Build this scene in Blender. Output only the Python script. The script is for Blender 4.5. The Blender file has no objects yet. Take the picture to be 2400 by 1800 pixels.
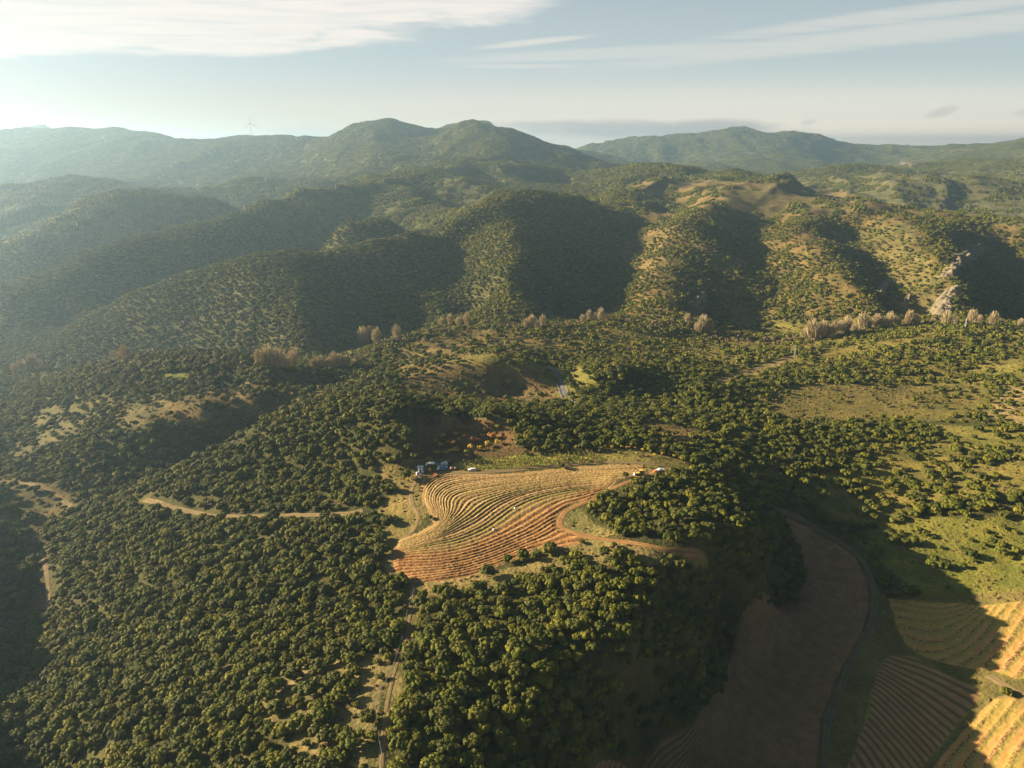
import bpy, bmesh, math, random
import numpy as np
from mathutils import Vector, Matrix
random.seed(7); np.random.seed(7)
S = bpy.context.scene
COL = S.collection
# ------------------------------------------------------------------ camera, sky, sun, exposure
CAMZ = 180.0; PITCH = math.radians(18.9); FPX = 1622.0      # focal length in pixels of a 2400 px wide frame
cam = bpy.data.cameras.new("camera"); cam_o = bpy.data.objects.new("camera", cam); COL.objects.link(cam_o)
cam.sensor_width = 36; cam.lens = 36*FPX/2400; cam.clip_start = 1; cam.clip_end = 60000
cam_o.location = (0, 0, CAMZ); cam_o.rotation_euler = (math.pi/2-PITCH, 0, 0)
S.camera = cam_o
SUN_EL = 17.8; SUN_FWD = 14.0      # degrees: height, and how far ahead of due left the sun stands
sd = Vector((-math.cos(math.radians(SUN_FWD))*math.cos(math.radians(SUN_EL)),
             math.sin(math.radians(SUN_FWD))*math.cos(math.radians(SUN_EL)), math.sin(math.radians(SUN_EL))))
sun = bpy.data.lights.new("sun", 'SUN'); sun.energy = 5.0; sun.angle = math.radians(0.5); sun.color = (1.0, 0.79, 0.58)
sun_o = bpy.data.objects.new("sun", sun); COL.objects.link(sun_o)
sun_o.rotation_euler = sd.to_track_quat('Z', 'Y').to_euler()
sun_o.location = (-600, 130, 500)
S.view_settings.view_transform = 'Standard'; S.view_settings.look = 'None'
S.view_settings.gamma = 1; S.view_settings.exposure = 2.03
W = bpy.data.worlds.new("World"); S.world = W; W.use_nodes = True

class NT:
    """small node-tree writer"""
    def __init__(s, nt): s.t = nt; s.n = nt.nodes; s.l = nt.links
    def new(s, typ, **kw):
        n = s.n.new(typ)
        for k, v in kw.items(): setattr(n, k, v)
        return n
    def put(s, sock, v):
        if hasattr(v, 'is_output') or isinstance(v, bpy.types.NodeSocket): s.l.new(v, sock)
        elif v is not None: sock.default_value = v
    def m(s, op, a, b=None, c=None, clamp=False):
        n = s.new('ShaderNodeMath', operation=op); n.use_clamp = clamp
        s.put(n.inputs[0], a)
        if b is not None: s.put(n.inputs[1], b)
        if c is not None: s.put(n.inputs[2], c)
        return n.outputs[0]
    def vm(s, op, a, b=None, sc=None):
        n = s.new('ShaderNodeVectorMath', operation=op); s.put(n.inputs[0], a)
        if b is not None: s.put(n.inputs[1], b)
        if sc is not None: s.put(n.inputs['Scale'], sc)
        return n.outputs[0]
    def noise(s, vec, scale, detail=3, rough=0.55, dist=0.0, out=0):
        n = s.new('ShaderNodeTexNoise'); s.put(n.inputs['Vector'], vec)
        n.inputs['Scale'].default_value = scale; n.inputs['Detail'].default_value = detail
        n.inputs['Roughness'].default_value = rough; n.inputs['Distortion'].default_value = dist
        return n.outputs[out]
    def ramp(s, v, lo, hi, a=0.0, b=1.0, smooth=True):
        n = s.new('ShaderNodeMapRange'); n.interpolation_type = 'SMOOTHSTEP' if smooth else 'LINEAR'
        s.put(n.inputs[0], v); s.put(n.inputs[1], lo); s.put(n.inputs[2], hi); s.put(n.inputs[3], a); s.put(n.inputs[4], b)
        return n.outputs[0]
    def mix(s, f, a, b, bt='MIX'):
        n = s.new('ShaderNodeMix', data_type='RGBA', blend_type=bt)
        s.put(n.inputs[0], f); s.put(n.inputs[6], a); s.put(n.inputs[7], b)
        return n.outputs[2]
    def bsdf(s, col, rough=0.9, normal=None, spec=0.15):
        b = s.n.get('Principled BSDF') or s.new('ShaderNodeBsdfPrincipled')
        s.put(b.inputs['Base Color'], col); s.put(b.inputs['Roughness'], rough)
        b.inputs['Specular IOR Level'].default_value = spec
        if normal is not None: s.put(b.inputs['Normal'], normal)
        return b
    def bump(s, h, dist=1.0, strength=1.0):
        n = s.new('ShaderNodeBump'); n.inputs['Strength'].default_value = strength
        n.inputs['Distance'].default_value = dist; s.put(n.inputs['Height'], h); return n.outputs[0]

def rgb(r, g, b): return (r, g, b, 1.0)

def sky_coords(px, py):
    dx = (px-1200)/FPX; dy = -(py-900)/FPX
    y = math.cos(PITCH)+dy*math.sin(PITCH); z = -math.sin(PITCH)+dy*math.cos(PITCH)
    return dx/y, z/y           # slopes: sideways, upward

w = NT(W.node_tree)
bg = w.n.get('Background')
sky = w.new('ShaderNodeTexSky', sky_type='NISHITA')
sky.sun_disc = False; sky.sun_elevation = math.radians(SUN_EL)
# sun_rotation is measured clockwise from +Y
sky.sun_rotation = math.atan2(sd.x, sd.y)
sky.altitude = 900; sky.air_density = 1.0; sky.dust_density = 2.2; sky.ozone_density = 1.0
tc = w.new('ShaderNodeTexCoord').outputs['Generated']
sep = w.new('ShaderNodeSeparateXYZ'); w.l.new(tc, sep.inputs[0])
ay = w.m('MAXIMUM', sep.outputs[1], 0.02)
az = w.m('MAXIMUM', sep.outputs[2], 0.01)
uu = w.m('DIVIDE', sep.outputs[0], ay); ee = w.m('DIVIDE', sep.outputs[2], ay)
pl = w.new('ShaderNodeCombineXYZ'); w.put(pl.inputs[0], w.m('DIVIDE', sep.outputs[0], az)); w.put(pl.inputs[1], w.m('DIVIDE', sep.outputs[1], az))
plane = pl.outputs[0]
nA = w.noise(plane, 0.9, 6, 0.62, 0.6)
nB = w.noise(w.vm('MULTIPLY', plane, (1.0, 3.2, 1.0)), 0.8, 6, 0.66, 0.4)
def blob(px, py, rx, ry, jitter, n=nA, soft=0.5, tilt=0.0, edge=0.0):
    """soft ellipse of cloud round a direction; rx, ry in slope units"""
    u0, e0 = sky_coords(px, py)
    du = w.m('SUBTRACT', uu, u0)
    de = w.m('SUBTRACT', w.m('SUBTRACT', ee, e0), w.m('MULTIPLY', du, tilt))
    a = w.m('POWER', w.m('ABSOLUTE', w.m('DIVIDE', du, rx)), 2.0)
    b = w.m('POWER', w.m('ABSOLUTE', w.m('DIVIDE', de, ry)), 2.0)
    r = w.m('ADD', w.m('ADD', a, b), w.m('MULTIPLY', w.m('SUBTRACT', n, 0.5), jitter))
    return w.ramp(r, 1.0+soft*0.5, 1.0-soft, 0.0, 1.0)
def mx(*a):
    r = a[0]
    for b in a[1:]: r = w.m('MAXIMUM', r, b)
    return r
big = mx(blob(300, 20, 0.46, 0.050, 2.0, soft=0.40), blob(0, 66, 0.26, 0.034, 1.2, soft=0.35), blob(800, 5, 0.17, 0.036, 3.2, soft=0.55), blob(540, 105, 0.13, 0.014, 2.2, soft=0.6),
         blob(1000, -20, 0.18, 0.03, 1.5, soft=0.6))
body = w.ramp(nB, 0.25, 0.60, 0.55, 1.0)
streak = mx(w.m('MULTIPLY', blob(1500, 122, 0.26, 0.008, 1.6, nB, 0.8, 0.04), 0.35),
            w.m('MULTIPLY', blob(2150, 75, 0.42, 0.014, 2.2, nB, 0.9, 0.10), 0.42),
            w.m('MULTIPLY', blob(1240, 100, 0.08, 0.004, 1.6, nB, 0.9, 0.10), 0.55),
            w.m('MULTIPLY', blob(1230, 155, 0.10, 0.003, 1.2, nB, 0.9, 0.0), 0.35),
            w.m('MULTIPLY', blob(2200, 22, 0.30, 0.010, 2.4, nB, 0.9, 0.12), 0.42),
            w.m('MULTIPLY', blob(1900, 246, 0.75, 0.022, 0.9, nB, 0.9, 0.0), 0.20))
nC = w.noise(w.vm('MULTIPLY', tc, (1.0, 1.0, 2.6)), 22.0, 5, 0.6, 0.3)
low = mx(w.m('MULTIPLY', blob(1480, 303, 0.22, 0.012, 1.5, nC, 1.0, -0.01), 1.0), w.m('MULTIPLY', blob(1680, 296, 0.09, 0.010, 1.2, nC, 1.0), 1.0),
         w.m('MULTIPLY', blob(2210, 262, 0.022, 0.007, 0.7, nC, 1.0, 0.25), 0.5), w.m('MULTIPLY', blob(1895, 287, 0.011, 0.004, 0.5, nC, 1.0, 0.2), 0.4), 
         w.m('MULTIPLY', blob(2395, 265, 0.012, 0.005, 0.5, nC, 1.0), 0.35),
         w.m('MULTIPLY', blob(720, 312, 0.060, 0.011, 1.2, nC, 1.0), 0.55), w.m('MULTIPLY', blob(520, 318, 0.06, 0.006, 1.0, nC, 1.0), 0.35))
SKYK = 0.021
sk = w.vm('SCALE', sky.outputs[0], sc=SKYK)
# thin milky veil that thickens to the horizon
veil = w.m('MINIMUM', w.ramp(ee, 0.26, 0.0, 0.35, 0.95, smooth=False), w.ramp(ee, 0.60, 0.24, 0.0, 1.0))
hglow = w.mix(w.ramp(uu, -0.9, 0.7), rgb(0.64, 0.58, 0.50), rgb(1.22, 1.12, 0.93))
hi = w.mix(w.ramp(uu, -0.9, 0.8), rgb(0.64, 0.72, 0.74), rgb(0.66, 0.76, 0.76))
vcol = w.mix(w.ramp(ee, 0.025, 0.115), w.mix(w.ramp(ee, 0.045, 0.0), hglow, w.mix(w.ramp(uu, -0.6, 0.3), rgb(0.62, 0.56, 0.48), rgb(1.8, 1.4, 1.08))), hi)
VS = 0.25
base = w.mix(veil, sk, w.vm('SCALE', vcol, sc=VS))
cl1 = w.mix(w.m('MULTIPLY', big, body), base, w.vm('SCALE', rgb(0.93, 0.87, 0.80)[:3], sc=0.25))
cl2 = w.mix(streak, cl1, w.vm('SCALE', rgb(0.90, 0.84, 0.74)[:3], sc=0.25))
cl3 = w.mix(low, cl2, w.vm('SCALE', rgb(0.62, 0.57, 0.54)[:3], sc=0.25))
w.l.new(cl3, bg.inputs[0]); bg.inputs[1].default_value = 1.0

# ------------------------------------------------------------------ helpers: numbers
def ray(px, py):
    dx = (px-1200)/FPX; dy = -(py-900)/FPX
    return dx, math.cos(PITCH)+dy*math.sin(PITCH), -math.sin(PITCH)+dy*math.cos(PITCH)
def at_z(px, py, z):
    x, y, k = ray(px, py); t = (z-CAMZ)/k; return x*t, y*t, z
def at_d(px, py, D):
    x, y, k = ray(px, py); t = D/y; return x*t, D, CAMZ+k*t
def project(x, y, z):
    """world -> photo pixel (numpy arrays welcome)"""
    zz = z-CAMZ; c, s = math.cos(PITCH), math.sin(PITCH)
    dep = y*c-zz*s; up = y*s+zz*c
    return 1200+FPX*x/dep, 900-FPX*up/dep, dep
def hash2(ix, iy, seed):
    h = (ix.astype(np.int64)*374761393+iy.astype(np.int64)*668265263+seed*1442695041) & 0xffffffff
    h = ((h ^ (h >> 13))*1274126177) & 0xffffffff
    h = (h ^ (h >> 16)) & 0xffffffff
    return h/4294967295.0
def vnoise(x, y, seed=0):
    fx = np.floor(x); fy = np.floor(y); tx = x-fx; ty = y-fy
    tx = tx*tx*(3-2*tx); ty = ty*ty*(3-2*ty)
    a = hash2(fx, fy, seed); b = hash2(fx+1, fy, seed); c = hash2(fx, fy+1, seed); d = hash2(fx+1, fy+1, seed)
    return (a*(1-tx)+b*tx)*(1-ty)+(c*(1-tx)+d*tx)*ty
def fbm(x, y, wl, octv=4, seed=0, gain=0.5):
    r = 0; a = 1; t = 0
    for k in range(octv):
        r = r+a*(vnoise(x/wl, y/wl, seed+k*17)-0.5); t += a; a *= gain; wl *= 0.48
        x, y = x*0.8-y*0.6, x*0.6+y*0.8
    return r/t*2
def ridged(x, y, wl, octv=3, seed=0):
    r = 0; a = 1; t = 0
    for k in range(octv):
        n = 1-np.abs(vnoise(x/wl, y/wl, seed+k*11)*2-1); r = r+a*n*n; t += a; a *= 0.5; wl *= 0.5
        x, y = x*0.8-y*0.6, x*0.6+y*0.8
    return r/t
def sstep(x, a, b):
    t = np.clip((x-a)/(b-a), 0, 1); return t*t*(3-2*t)
def inside(px, py, poly):
    px = np.asarray(px); py = np.asarray(py); r = np.zeros(px.shape, bool); n = len(poly)
    for i in range(n):
        x1, y1 = poly[i]; x2, y2 = poly[(i+1) % n]
        if y1 == y2: continue
        c = ((y1 > py) != (y2 > py)) & (px < (x2-x1)*(py-y1)/(y2-y1)+x1); r ^= c
    return r
def seg_dist(x, y, pts):
    """distance from points to a polyline"""
    best = np.full(np.shape(x), 1e18)
    for (x1, y1), (x2, y2) in zip(pts[:-1], pts[1:]):
        dx, dy = x2-x1, y2-y1; L = dx*dx+dy*dy+1e-9
        t = np.clip(((x-x1)*dx+(y-y1)*dy)/L, 0, 1)
        best = np.minimum(best, (x-x1-t*dx)**2+(y-y1-t*dy)**2)
    return np.sqrt(best)
# ------------------------------------------------------------------ the lie of the land
# skeleton of the terrain: crest and valley points. Z lists: (px, py, height); D lists: (px, py, distance)
ZP = [  # single points near the camera
 (1000,1110,0),(1200,1100,1),(1400,1090,2),(1560,1095,1),(1300,1060,3),(1100,1080,1),(1000,1200,-1),(1200,1200,-1),(1400,1150,0),
 (1000,1300,-3),(1200,1300,-3),(950,1350,-4),(1300,1240,-1),(1100,1350,-4),
 (970,1380,-3),(960,1450,0),(930,1550,4),(910,1650,7),(890,1800,9),
 (700,1400,-6),(400,1400,-18),(200,1400,-32),(140,1330,-40),(700,1600,0),(400,1600,-12),(150,1600,-28),(0,1600,-38),(0,1800,-26),(300,1800,-10),(600,1800,2),
 (600,1250,-12),(350,1250,-26),(200,1250,-38),(800,1200,-6),(600,1207,-14),(450,1200,-22),(340,1175,-28),
 (100,1240,-48),(90,1300,-49),(95,1400,-49),(60,1450,-50),(0,1480,-50),
 (0,1130,-45),(90,1140,-44),(150,1180,-46),(-120,1330,-34),(-300,1250,-8),(-120,1200,-30),(-500,1500,10),(-500,1000,-10),
 (1300,1400,-2),(1300,1550,1),(1250,1700,0),(1200,1800,0),(1500,1400,-3),(1480,1540,-4),(1370,1700,-6),(1280,1800,-8),
 (1620,1480,-18),(1560,1600,-24),(1440,1740,-27),(1740,1400,-24),
 (1700,1600,-48),(1600,1750,-50),(1500,1800,-49),(1700,1500,-46),
 (1450,1130,2),(1600,1150,1),(1700,1200,-2),(1500,1220,1),(1650,1300,-3),(1790,1290,-13),(1550,1330,-1),(1860,1340,-40),(1800,1400,-42),(1780,1210,-9),(1860,1200,-28),
 (1900,1280,-41),(1900,1400,-44),(1800,1500,-48),(1800,1700,-51),(2030,1400,-44),(2000,1550,-47),(1920,1750,-51),
 (2100,1350,-43),(2080,1450,-46),(2250,1450,-41),(2400,1400,-34),(2250,1600,-43),(2400,1600,-37),(2100,1700,-49),(2300,1780,-42),(2400,1800,-38),
 (2050,1250,-40),(2200,1300,-39),(2380,1300,-34),(2100,1150,-34),(2300,1180,-27),(1950,1150,-32),(2400,1100,-22),(2600,1200,-20),(2700,1500,-35),(2700,1000,-15),
 (1900,1050,-28),(2100,1000,-29),(2300,1000,-25),(2400,950,-22),(1750,1050,-20),(1650,1030,-14),(1500,1025,-4),
 (1700,980,-23),(1550,968,-17),(1450,1000,-8),(1440,955,-18),
 (2000,920,-35),(2150,900,-37),(2300,880,-31),(2400,850,-22),
 (1950,830,-39),(2100,800,-30),(2250,778,-24),(2350,800,-26),(2200,840,-29),(2400,790,-34),
 (1800,870,-39),(1620,790,-44),(1750,810,-42),(1860,830,-37),(1700,850,-40),
 (600,1110,-12),(800,1090,-3),(900,1110,0),(960,1015,14),(850,1000,12),
 (1010,1005,1),(1080,1000,1),(1150,1020,2),(1000,1070,0),(985,1045,3),
 (100,1090,-46),(200,1060,-37),(350,1000,-25),(480,960,-17),(600,930,-15),(100,1000,-46),(0,1060,-51),
 (150,950,-38),(350,920,-24),(550,900,-17),(700,925,-17),(0,950,-62),(-200,1000,-56),
 (760,872,-22),(870,885,-10),(820,905,-26),(700,900,-24),(900,925,-5),(0,875,-88),(50,875,-88),
 (1000,920,-10),(1100,912,-22),(1200,912,-27),(1290,935,-23),(1100,948,-1),
 (1450,925,-25),(1550,940,-29),(1350,930,-24),(1620,955,-26),
 (1350,830,-28),(1080,812,-20),(960,840,-22),
 (100,850,-96),(250,846,-92),(420,840,-84),(620,852,-72),(790,845,-67),(870,795,-67),(1100,762,-67),(1250,757,-65),(1400,752,-63),(1650,767,-61),(1900,777,-59),(2150,755,-57),(2330,750,-56),(-200,860,-98),(2600,760,-50),
]
ZL = [
 [(330,1150,-31),(500,1060,-14),(650,965,3),(780,930,11),(900,930,17),(960,945,19),(1050,952,17),(1150,965,13),(1250,990,7),(1350,1012,2)],
 [(270,1155,-49),(400,1098,-48),(560,1035,-42),(640,985,-32)],
 [(200,862,-30),(300,840,-17),(400,828,-6),(460,826,-3),(540,838,-2),(620,862,-6)],
 [(960,870,-15),(1050,852,-8),(1150,841,-4),(1220,847,-6),(1255,856,-11)],
 [(1290,858,-22),(1310,900,-24),(1325,938,-24),(1400,950,-19)],
 [(1375,866,-14),(1450,860,-6),(1550,884,-9),(1640,915,-20),(1740,945,-28)],
 [(900,805,-28),(1000,780,-20),(1150,775,-18),(1300,770,-22),(1400,782,-24),(1500,775,-32)],
]
DL = [
 [(145,786,985),(253,732,1000),(307,688,1010),(416,645,1035),(506,627,1050),(687,592,1080),(800,580,1120),(872,562,1160),(963,543,1220),(1053,525,1280),(1125,475,1400),(1162,450,1480),(1260,448,1520),(1370,466,1560)],
 [(1380,490,1640),(1450,505,1560),(1490,540,1430),(1515,585,1300),(1505,640,1160),(1470,700,1020),(1420,738,940)],
 [(687,592,1075),(700,650,955),(695,720,872),(706,790,815)],
 [(800,620,1130),(830,680,1040),(860,740,960)],
 [(1130,535,1290),(1190,535,1220),(1212,600,1075),(1203,660,965),(1220,710,895),(1260,745,865)],
 [(1060,590,1230),(1070,660,1110),(1040,730,980)],
 [(1320,570,1290),(1330,640,1160),(1340,705,1030)],
 [(1600,424,2000),(1708,424,1950),(1853,431,1900),(1925,437,1850),(2052,475,1700),(2124,491,1600),(2215,500,1500),(2287,518,1450),(2396,538,1400),(2600,560,1350)],
 [(1708,424,1950),(1700,470,1640),(1640,505,1440),(1560,560,1260),(1530,640,1090),(1590,700,960),(1640,742,890)],
 [(1480,425,2000),(1440,455,1800),(1390,480,1720)],
 [(1560,450,1900),(1620,480,1760),(1560,520,1580)],
 [(1780,490,1640),(1740,550,1440),(1780,620,1250),(1850,680,1080),(1920,745,950)],
 [(1900,470,1640),(1880,530,1400),(1930,600,1180),(2000,660,1050),(2060,725,940)],
 [(1990,560,1400),(2060,620,1230),(2110,690,1060)],
 [(2080,505,1450),(2150,560,1260),(2200,605,1130),(2235,675,1000),(2225,735,910)],
 [(2330,580,1330),(2320,660,1160),(2330,735,970)],
 [(1900,450,2500),(2080,490,2200),(2250,520,2050),(2400,545,1900)],
 [(1840,430,2800),(1960,412,2800),(2080,415,2650),(2170,430,2450),(2260,428,2500),(2400,440,2500)],
 [(2000,455,2350),(2100,440,2400)],
 [(1800,415,3100),(1870,397,3150),(1960,386,3200),(2050,390,3200),(2110,402,3200)],
 [(2130,385,3700),(2250,377,3800),(2400,372,4000),(2600,365,4200)],
 [(2180,352,6800),(2290,340,5800),(2400,325,5400),(2600,310,5000)],
 [(1400,338,6500),(1500,326,6500),(1600,316,6500),(1690,312,6500),(1750,305,6500),(1800,315,6500),(1860,307,6400),(1900,310,6400),(1960,333,6300),(2020,350,6100),(2080,363,5900),(2140,373,5500)],
 [(1420,385,4600),(1600,392,4600),(1750,392,4600),(1900,385,5000)],
 [(1960,331,9500),(2050,341,9500),(2130,352,9500),(2180,362,9500)],
 # back wall on the left and the main summit
 [(-400,290,4300),(-100,305,4300),(0,311,4200),(100,309,4200),(200,302,4200),(300,297,4200),(380,306,4200),(450,322,4200),(500,319,4200),(560,317,4200),(660,320,4200),(745,328,4200)],
 [(0,440,3000),(150,415,3100),(300,420,3100),(450,420,3100),(560,410,3200),(690,395,3300)],
 [(745,334,3950),(800,324,3900),(840,309,3850),(880,290,3750),(915,274,3700),(960,297,3650),(1000,316,3600),(1050,318,3600),(1110,287,3500),(1155,314,3500),(1210,322,3500),(1270,337,3450),(1350,367,3300),(1420,385,3150)],
 [(880,284,3750),(870,330,3350),(840,370,3000)],
 [(1110,291,3500),(1120,330,3100),(1150,375,2800)],
 [(1000,340,3350),(1010,375,3000)],
 [(1160,291,5000),(1200,310,5000),(1290,345,5000),(1320,352,5000)],
 [(80,298,5600),(110,295,5600),(135,300,5600)],
 [(78,692,1120),(151,659,1148),(224,605,1212),(332,557,1310),(441,527,1405),(530,508,1465),(620,479,1615)],
 [(260,465,1700),(333,461,1770),(405,474,1790),(477,489,1810)],
 # ridges between
 [(-200,760,1120),(0,694,1120),(72,681,1140),(145,648,1170),(217,594,1240),(325,547,1340),(434,518,1440),(524,500,1500),(615,471,1650),(687,450,1780),(780,440,1880)],
 [(145,612,1440),(65,561,1480),(127,511,1600),(181,475,1700),(253,450,1780),(325,446,1850),(398,460,1870),(470,475,1890),(542,489,1900)],
 [(60,470,2000),(123,431,2200),(181,406,2350),(253,410,2400),(325,428,2400),(400,450,2300)],
 [(506,468,2300),(579,424,2500),(633,424,2550),(687,448,2450)],
 [(520,440,2900),(590,418,2900),(640,420,2900)],
 [(720,420,2700),(800,398,2800),(860,375,2850),(908,363,2900),(960,374,2850),(1010,388,2750)],
 [(780,440,1900),(840,420,2150),(890,402,2350),(945,393,2450),(1002,398,2350),(1015,425,2150)],
 [(1024,384,2600),(1090,380,2600),(1144,392,2500),(1198,417,2350)],
 [(820,470,1800),(908,441,1950),(974,448,1900),(1030,470,1780),(1086,488,1650)],
 [(1035,417,2150),(1107,431,2050),(1165,455,1950)],
 [(800,525,1360),(872,511,1430),(908,518,1400),(952,540,1330)],
 [(1270,395,2500),(1342,392,2600),(1379,408,2450)],
 [(1200,440,2150),(1280,425,2250),(1340,430,2250),(1400,455,2100)],
 [(1430,390,2600),(1480,381,2600),(1541,387,2550),(1600,394,2500),(1665,403,2450),(1730,392,2350),(1781,410,2250),(1846,427,2150)],
 [(1550,410,2350),(1450,425,2250)],
]
# ground that the photo hides or crops: (x/y, distance, height)
UP = [(-0.66,880,-96),(-.66,1070,-98),(-.57,1110,-90),(-.49,1145,-84),(-.40,1210,-76),(-.33,1310,-66),(-.27,1430,-52),(-.20,1560,-28),(-0.10,1400,-20),(-0.78,1080,-90),(-.24,1230,-35),(-.15,1330,-20),
      (-.66,1330,-88),(-.58,1400,-84),(-.5,1520,-76),(-.43,1640,-62),(-.37,1790,-48),(-.31,1940,-28),(-0.72,1380,-62),(-0.68,1700,-60),
      (-0.6,1950,-30),(-0.5,2120,-20),(-0.42,2150,-20),(-0.35,2150,-15),(-0.7,2600,-50),(-0.45,2700,-30),(-0.3,2800,-10),
      (-0.30,2150,-10),(-0.18,1650,10),(-0.12,1900,25),(-0.05,1700,20),(-0.02,2350,55),(0.05,2450,60),(-0.2,2450,35),
      (0.1,2000,35),(0.2,2300,45),(0.12,2850,50),(0.25,2950,40),(0.4,2600,40),(0.45,3600,10),(0.6,2750,30),(0.3,4000,0),(0.1,4100,60),
      (0.55,3400,50),(0.65,4600,40),(0.5,5500,0),(-0.3,5500,60),(0,5000,60),(-0.1,6500,0),(-0.6,5500,60),(0.2,5600,0),
      (0.3,8000,0),(0.6,8000,0),(0,9000,0),(-0.5,9000,0),(-1.2,9000,0),(1.2,9000,0),(0.55,11000,60),
      (0,14500,90),(0.7,14500,90),(-0.8,14500,90),(1.6,14500,90),(-1.8,14500,90),(-2.4,14500,90),(2.4,14500,90),
      
      (-1.2,400,-10),(-1.3,700,-40),(-1.2,1000,-40),(-1.2,1600,0),(-1.2,2400,60),(-1.2,4000,180),(-1.8,500,0),(-1.9,1500,20),(-1.9,4000,150),
      (1.1,500,-25),(1.2,800,-20),(1.2,1200,0),(1.2,1800,40),(1.2,2600,60),(1.2,4500,160),(1.9,700,-10),(1.9,2000,40),(1.9,4500,150),
      (-0.9,160,-30),(-0.5,110,-8),(0,110,6),(0.35,110,-30),(0.6,110,-52),(1.0,150,-56),(-0.5,60,-5),(0,60,0),(0.6,60,-40),(-1.6,150,-20),(1.6,150,-45),(-2,60,0),(2,60,-30),(-1.0,260,-15),
      (-0.62,1020,-60),(0.95,1400,60),(0.95,900,-45),(0.45,2100,10),(0.62,2300,0)]
def to_uv(p): return (p[0]/p[1], math.log(p[1]), p[2])
CP = [to_uv(at_z(*p)) for p in ZP]+[(u, math.log(d), z) for u, d, z in UP]
def add_line(world):
    q = [to_uv(p) for p in world]
    for a, b in zip(q[:-1], q[1:]):
        L = math.hypot(a[0]-b[0], a[1]-b[1]); n = max(1, int(L/0.045))
        for k in range(n): CP.append(tuple(a[i]+(b[i]-a[i])*k/n for i in range(3)))
    CP.append(q[-1])
for L in ZL: add_line([at_z(*p) for p in L])
for L in DL: add_line([at_d(*p) for p in L])
CP = np.array(CP)
# drop near-duplicates
keep = []
for i in range(len(CP)):
    if all((CP[i, 0]-CP[j, 0])**2+(CP[i, 1]-CP[j, 1])**2 > 0.014**2 for j in keep): keep.append(i)
CP = CP[keep]
def kern(du, dv): return np.sqrt(du*du+dv*dv+0.012**2)
N = len(CP)
A = np.zeros((N+3, N+3)); A[:N, :N] = -kern(CP[:, None, 0]-CP[None, :, 0], CP[:, None, 1]-CP[None, :, 1])
A[:N, :N] += np.eye(N)*0.0015                                # a touch of smoothing
A[:N, N] = 1; A[:N, N+1:] = CP[:, :2]; A[N:, :N] = A[:N, N:].T
sol = np.linalg.solve(A, np.concatenate([CP[:, 2], np.zeros(3)]))
def skeleton(u, v):
    sh = u.shape; u = u.ravel(); v = v.ravel(); out = np.zeros(len(u))
    for s in range(0, len(u), 20000):
        e = slice(s, s+20000)
        out[e] = -kern(u[e, None]-CP[None, :, 0], v[e, None]-CP[None, :, 1]) @ sol[:N]+sol[N]+u[e]*sol[N+1]+v[e]*sol[N+2]
    return out.reshape(sh)
def cat_up(a, k, axis):
    """Catmull-Rom upsampling by k along an axis"""
    a = np.moveaxis(a, axis, 0); n = a.shape[0]; m = (n-1)*k+1
    i = np.arange(m); b = np.minimum(i//k, n-2); t = (i-b*k)/k; t = t[:, None]
    p0 = a[np.maximum(b-1, 0)]; p1 = a[b]; p2 = a[b+1]; p3 = a[np.minimum(b+2, n-1)]
    r = 0.5*((2*p1)+(-p0+p2)*t+(2*p0-5*p1+4*p2-p3)*t*t+(-p0+3*p1-3*p2+p3)*t**3)
    return np.moveaxis(r, 0, axis)
K = 3
# columns: fine inside the view, wide outside it
def ucol(s):   # s in [-1, 1]
    return np.where(np.abs(s) < 0.82, s*1.1, np.sign(s)*(0.902+(np.abs(s)-0.82)*1.1+42*(np.abs(s)-0.82)**2))
NU = 3*240+1; NV = 3*370+1
V0, V1 = math.log(62), math.log(15000)
sc_ = np.linspace(-1, 1, NU); US = ucol(sc_); VS_ = np.linspace(V0, V1, NV)
cu, cv = np.meshgrid(US[::K], VS_[::K])
Zc = skeleton(cu, cv)
GU, GV = np.meshgrid(US, VS_)
Zc = cat_up(Zc, K, 0); Zg = np.zeros_like(GU)
for r in range(NV): Zg[r] = np.interp(sc_, sc_[::K], Zc[r])
Zs = cat_up(Zc, K, 1); Zg = Zs
GY = np.exp(GV); GX = GU*GY
# natural unevenness
far = sstep(GY, 550, 1100); vfar = sstep(GY, 2300, 3600)*(1-sstep(GY, 8000, 12000))
Zg = Zg+far*(1-sstep(GY, 8000, 12000))*(10.0*fbm(GX, GY, 240, 5, 3)+9.0*(ridged(GX+GY*0.3, GY*0.5, 150, 2, 9)-0.5)+sstep(GX, 150, 350)*(1-sstep(GY, 1900, 2300))*13.0*fbm(GX, GY, 95, 3, 44))
Zg = Zg+sstep(GY, 1500, 1900)*(1-sstep(GY, 2700, 3500))*42*(ridged(GX-0.45*GY, GY*0.38, 300, 2, 61)-0.5)+vfar*(26*fbm(GX, GY, 900, 4, 21)+60*(ridged(GX, GY*0.45, 520, 3, 31)-0.5))
Zg = Zg+(1-far)*(1.6*fbm(GX, GY, 70, 4, 5))*sstep(np.hypot(GX-5, GY-320), 60, 120)
def height(x, y):
    x = np.asarray(x, float); y = np.maximum(np.asarray(y, float), 63.0)
    u = np.clip(x/y, US[0], US[-1]); fi = np.interp(u, US, np.arange(NU)); fj = (np.log(y)-V0)/(V1-V0)*(NV-1)
    i = np.clip(fi.astype(int), 0, NU-2); j = np.clip(fj.astype(int), 0, NV-2); a = fi-i; b = fj-j
    return (Zg[j, i]*(1-a)+Zg[j, i+1]*a)*(1-b)+(Zg[j+1, i]*(1-a)+Zg[j+1, i+1]*a)*b
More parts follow.
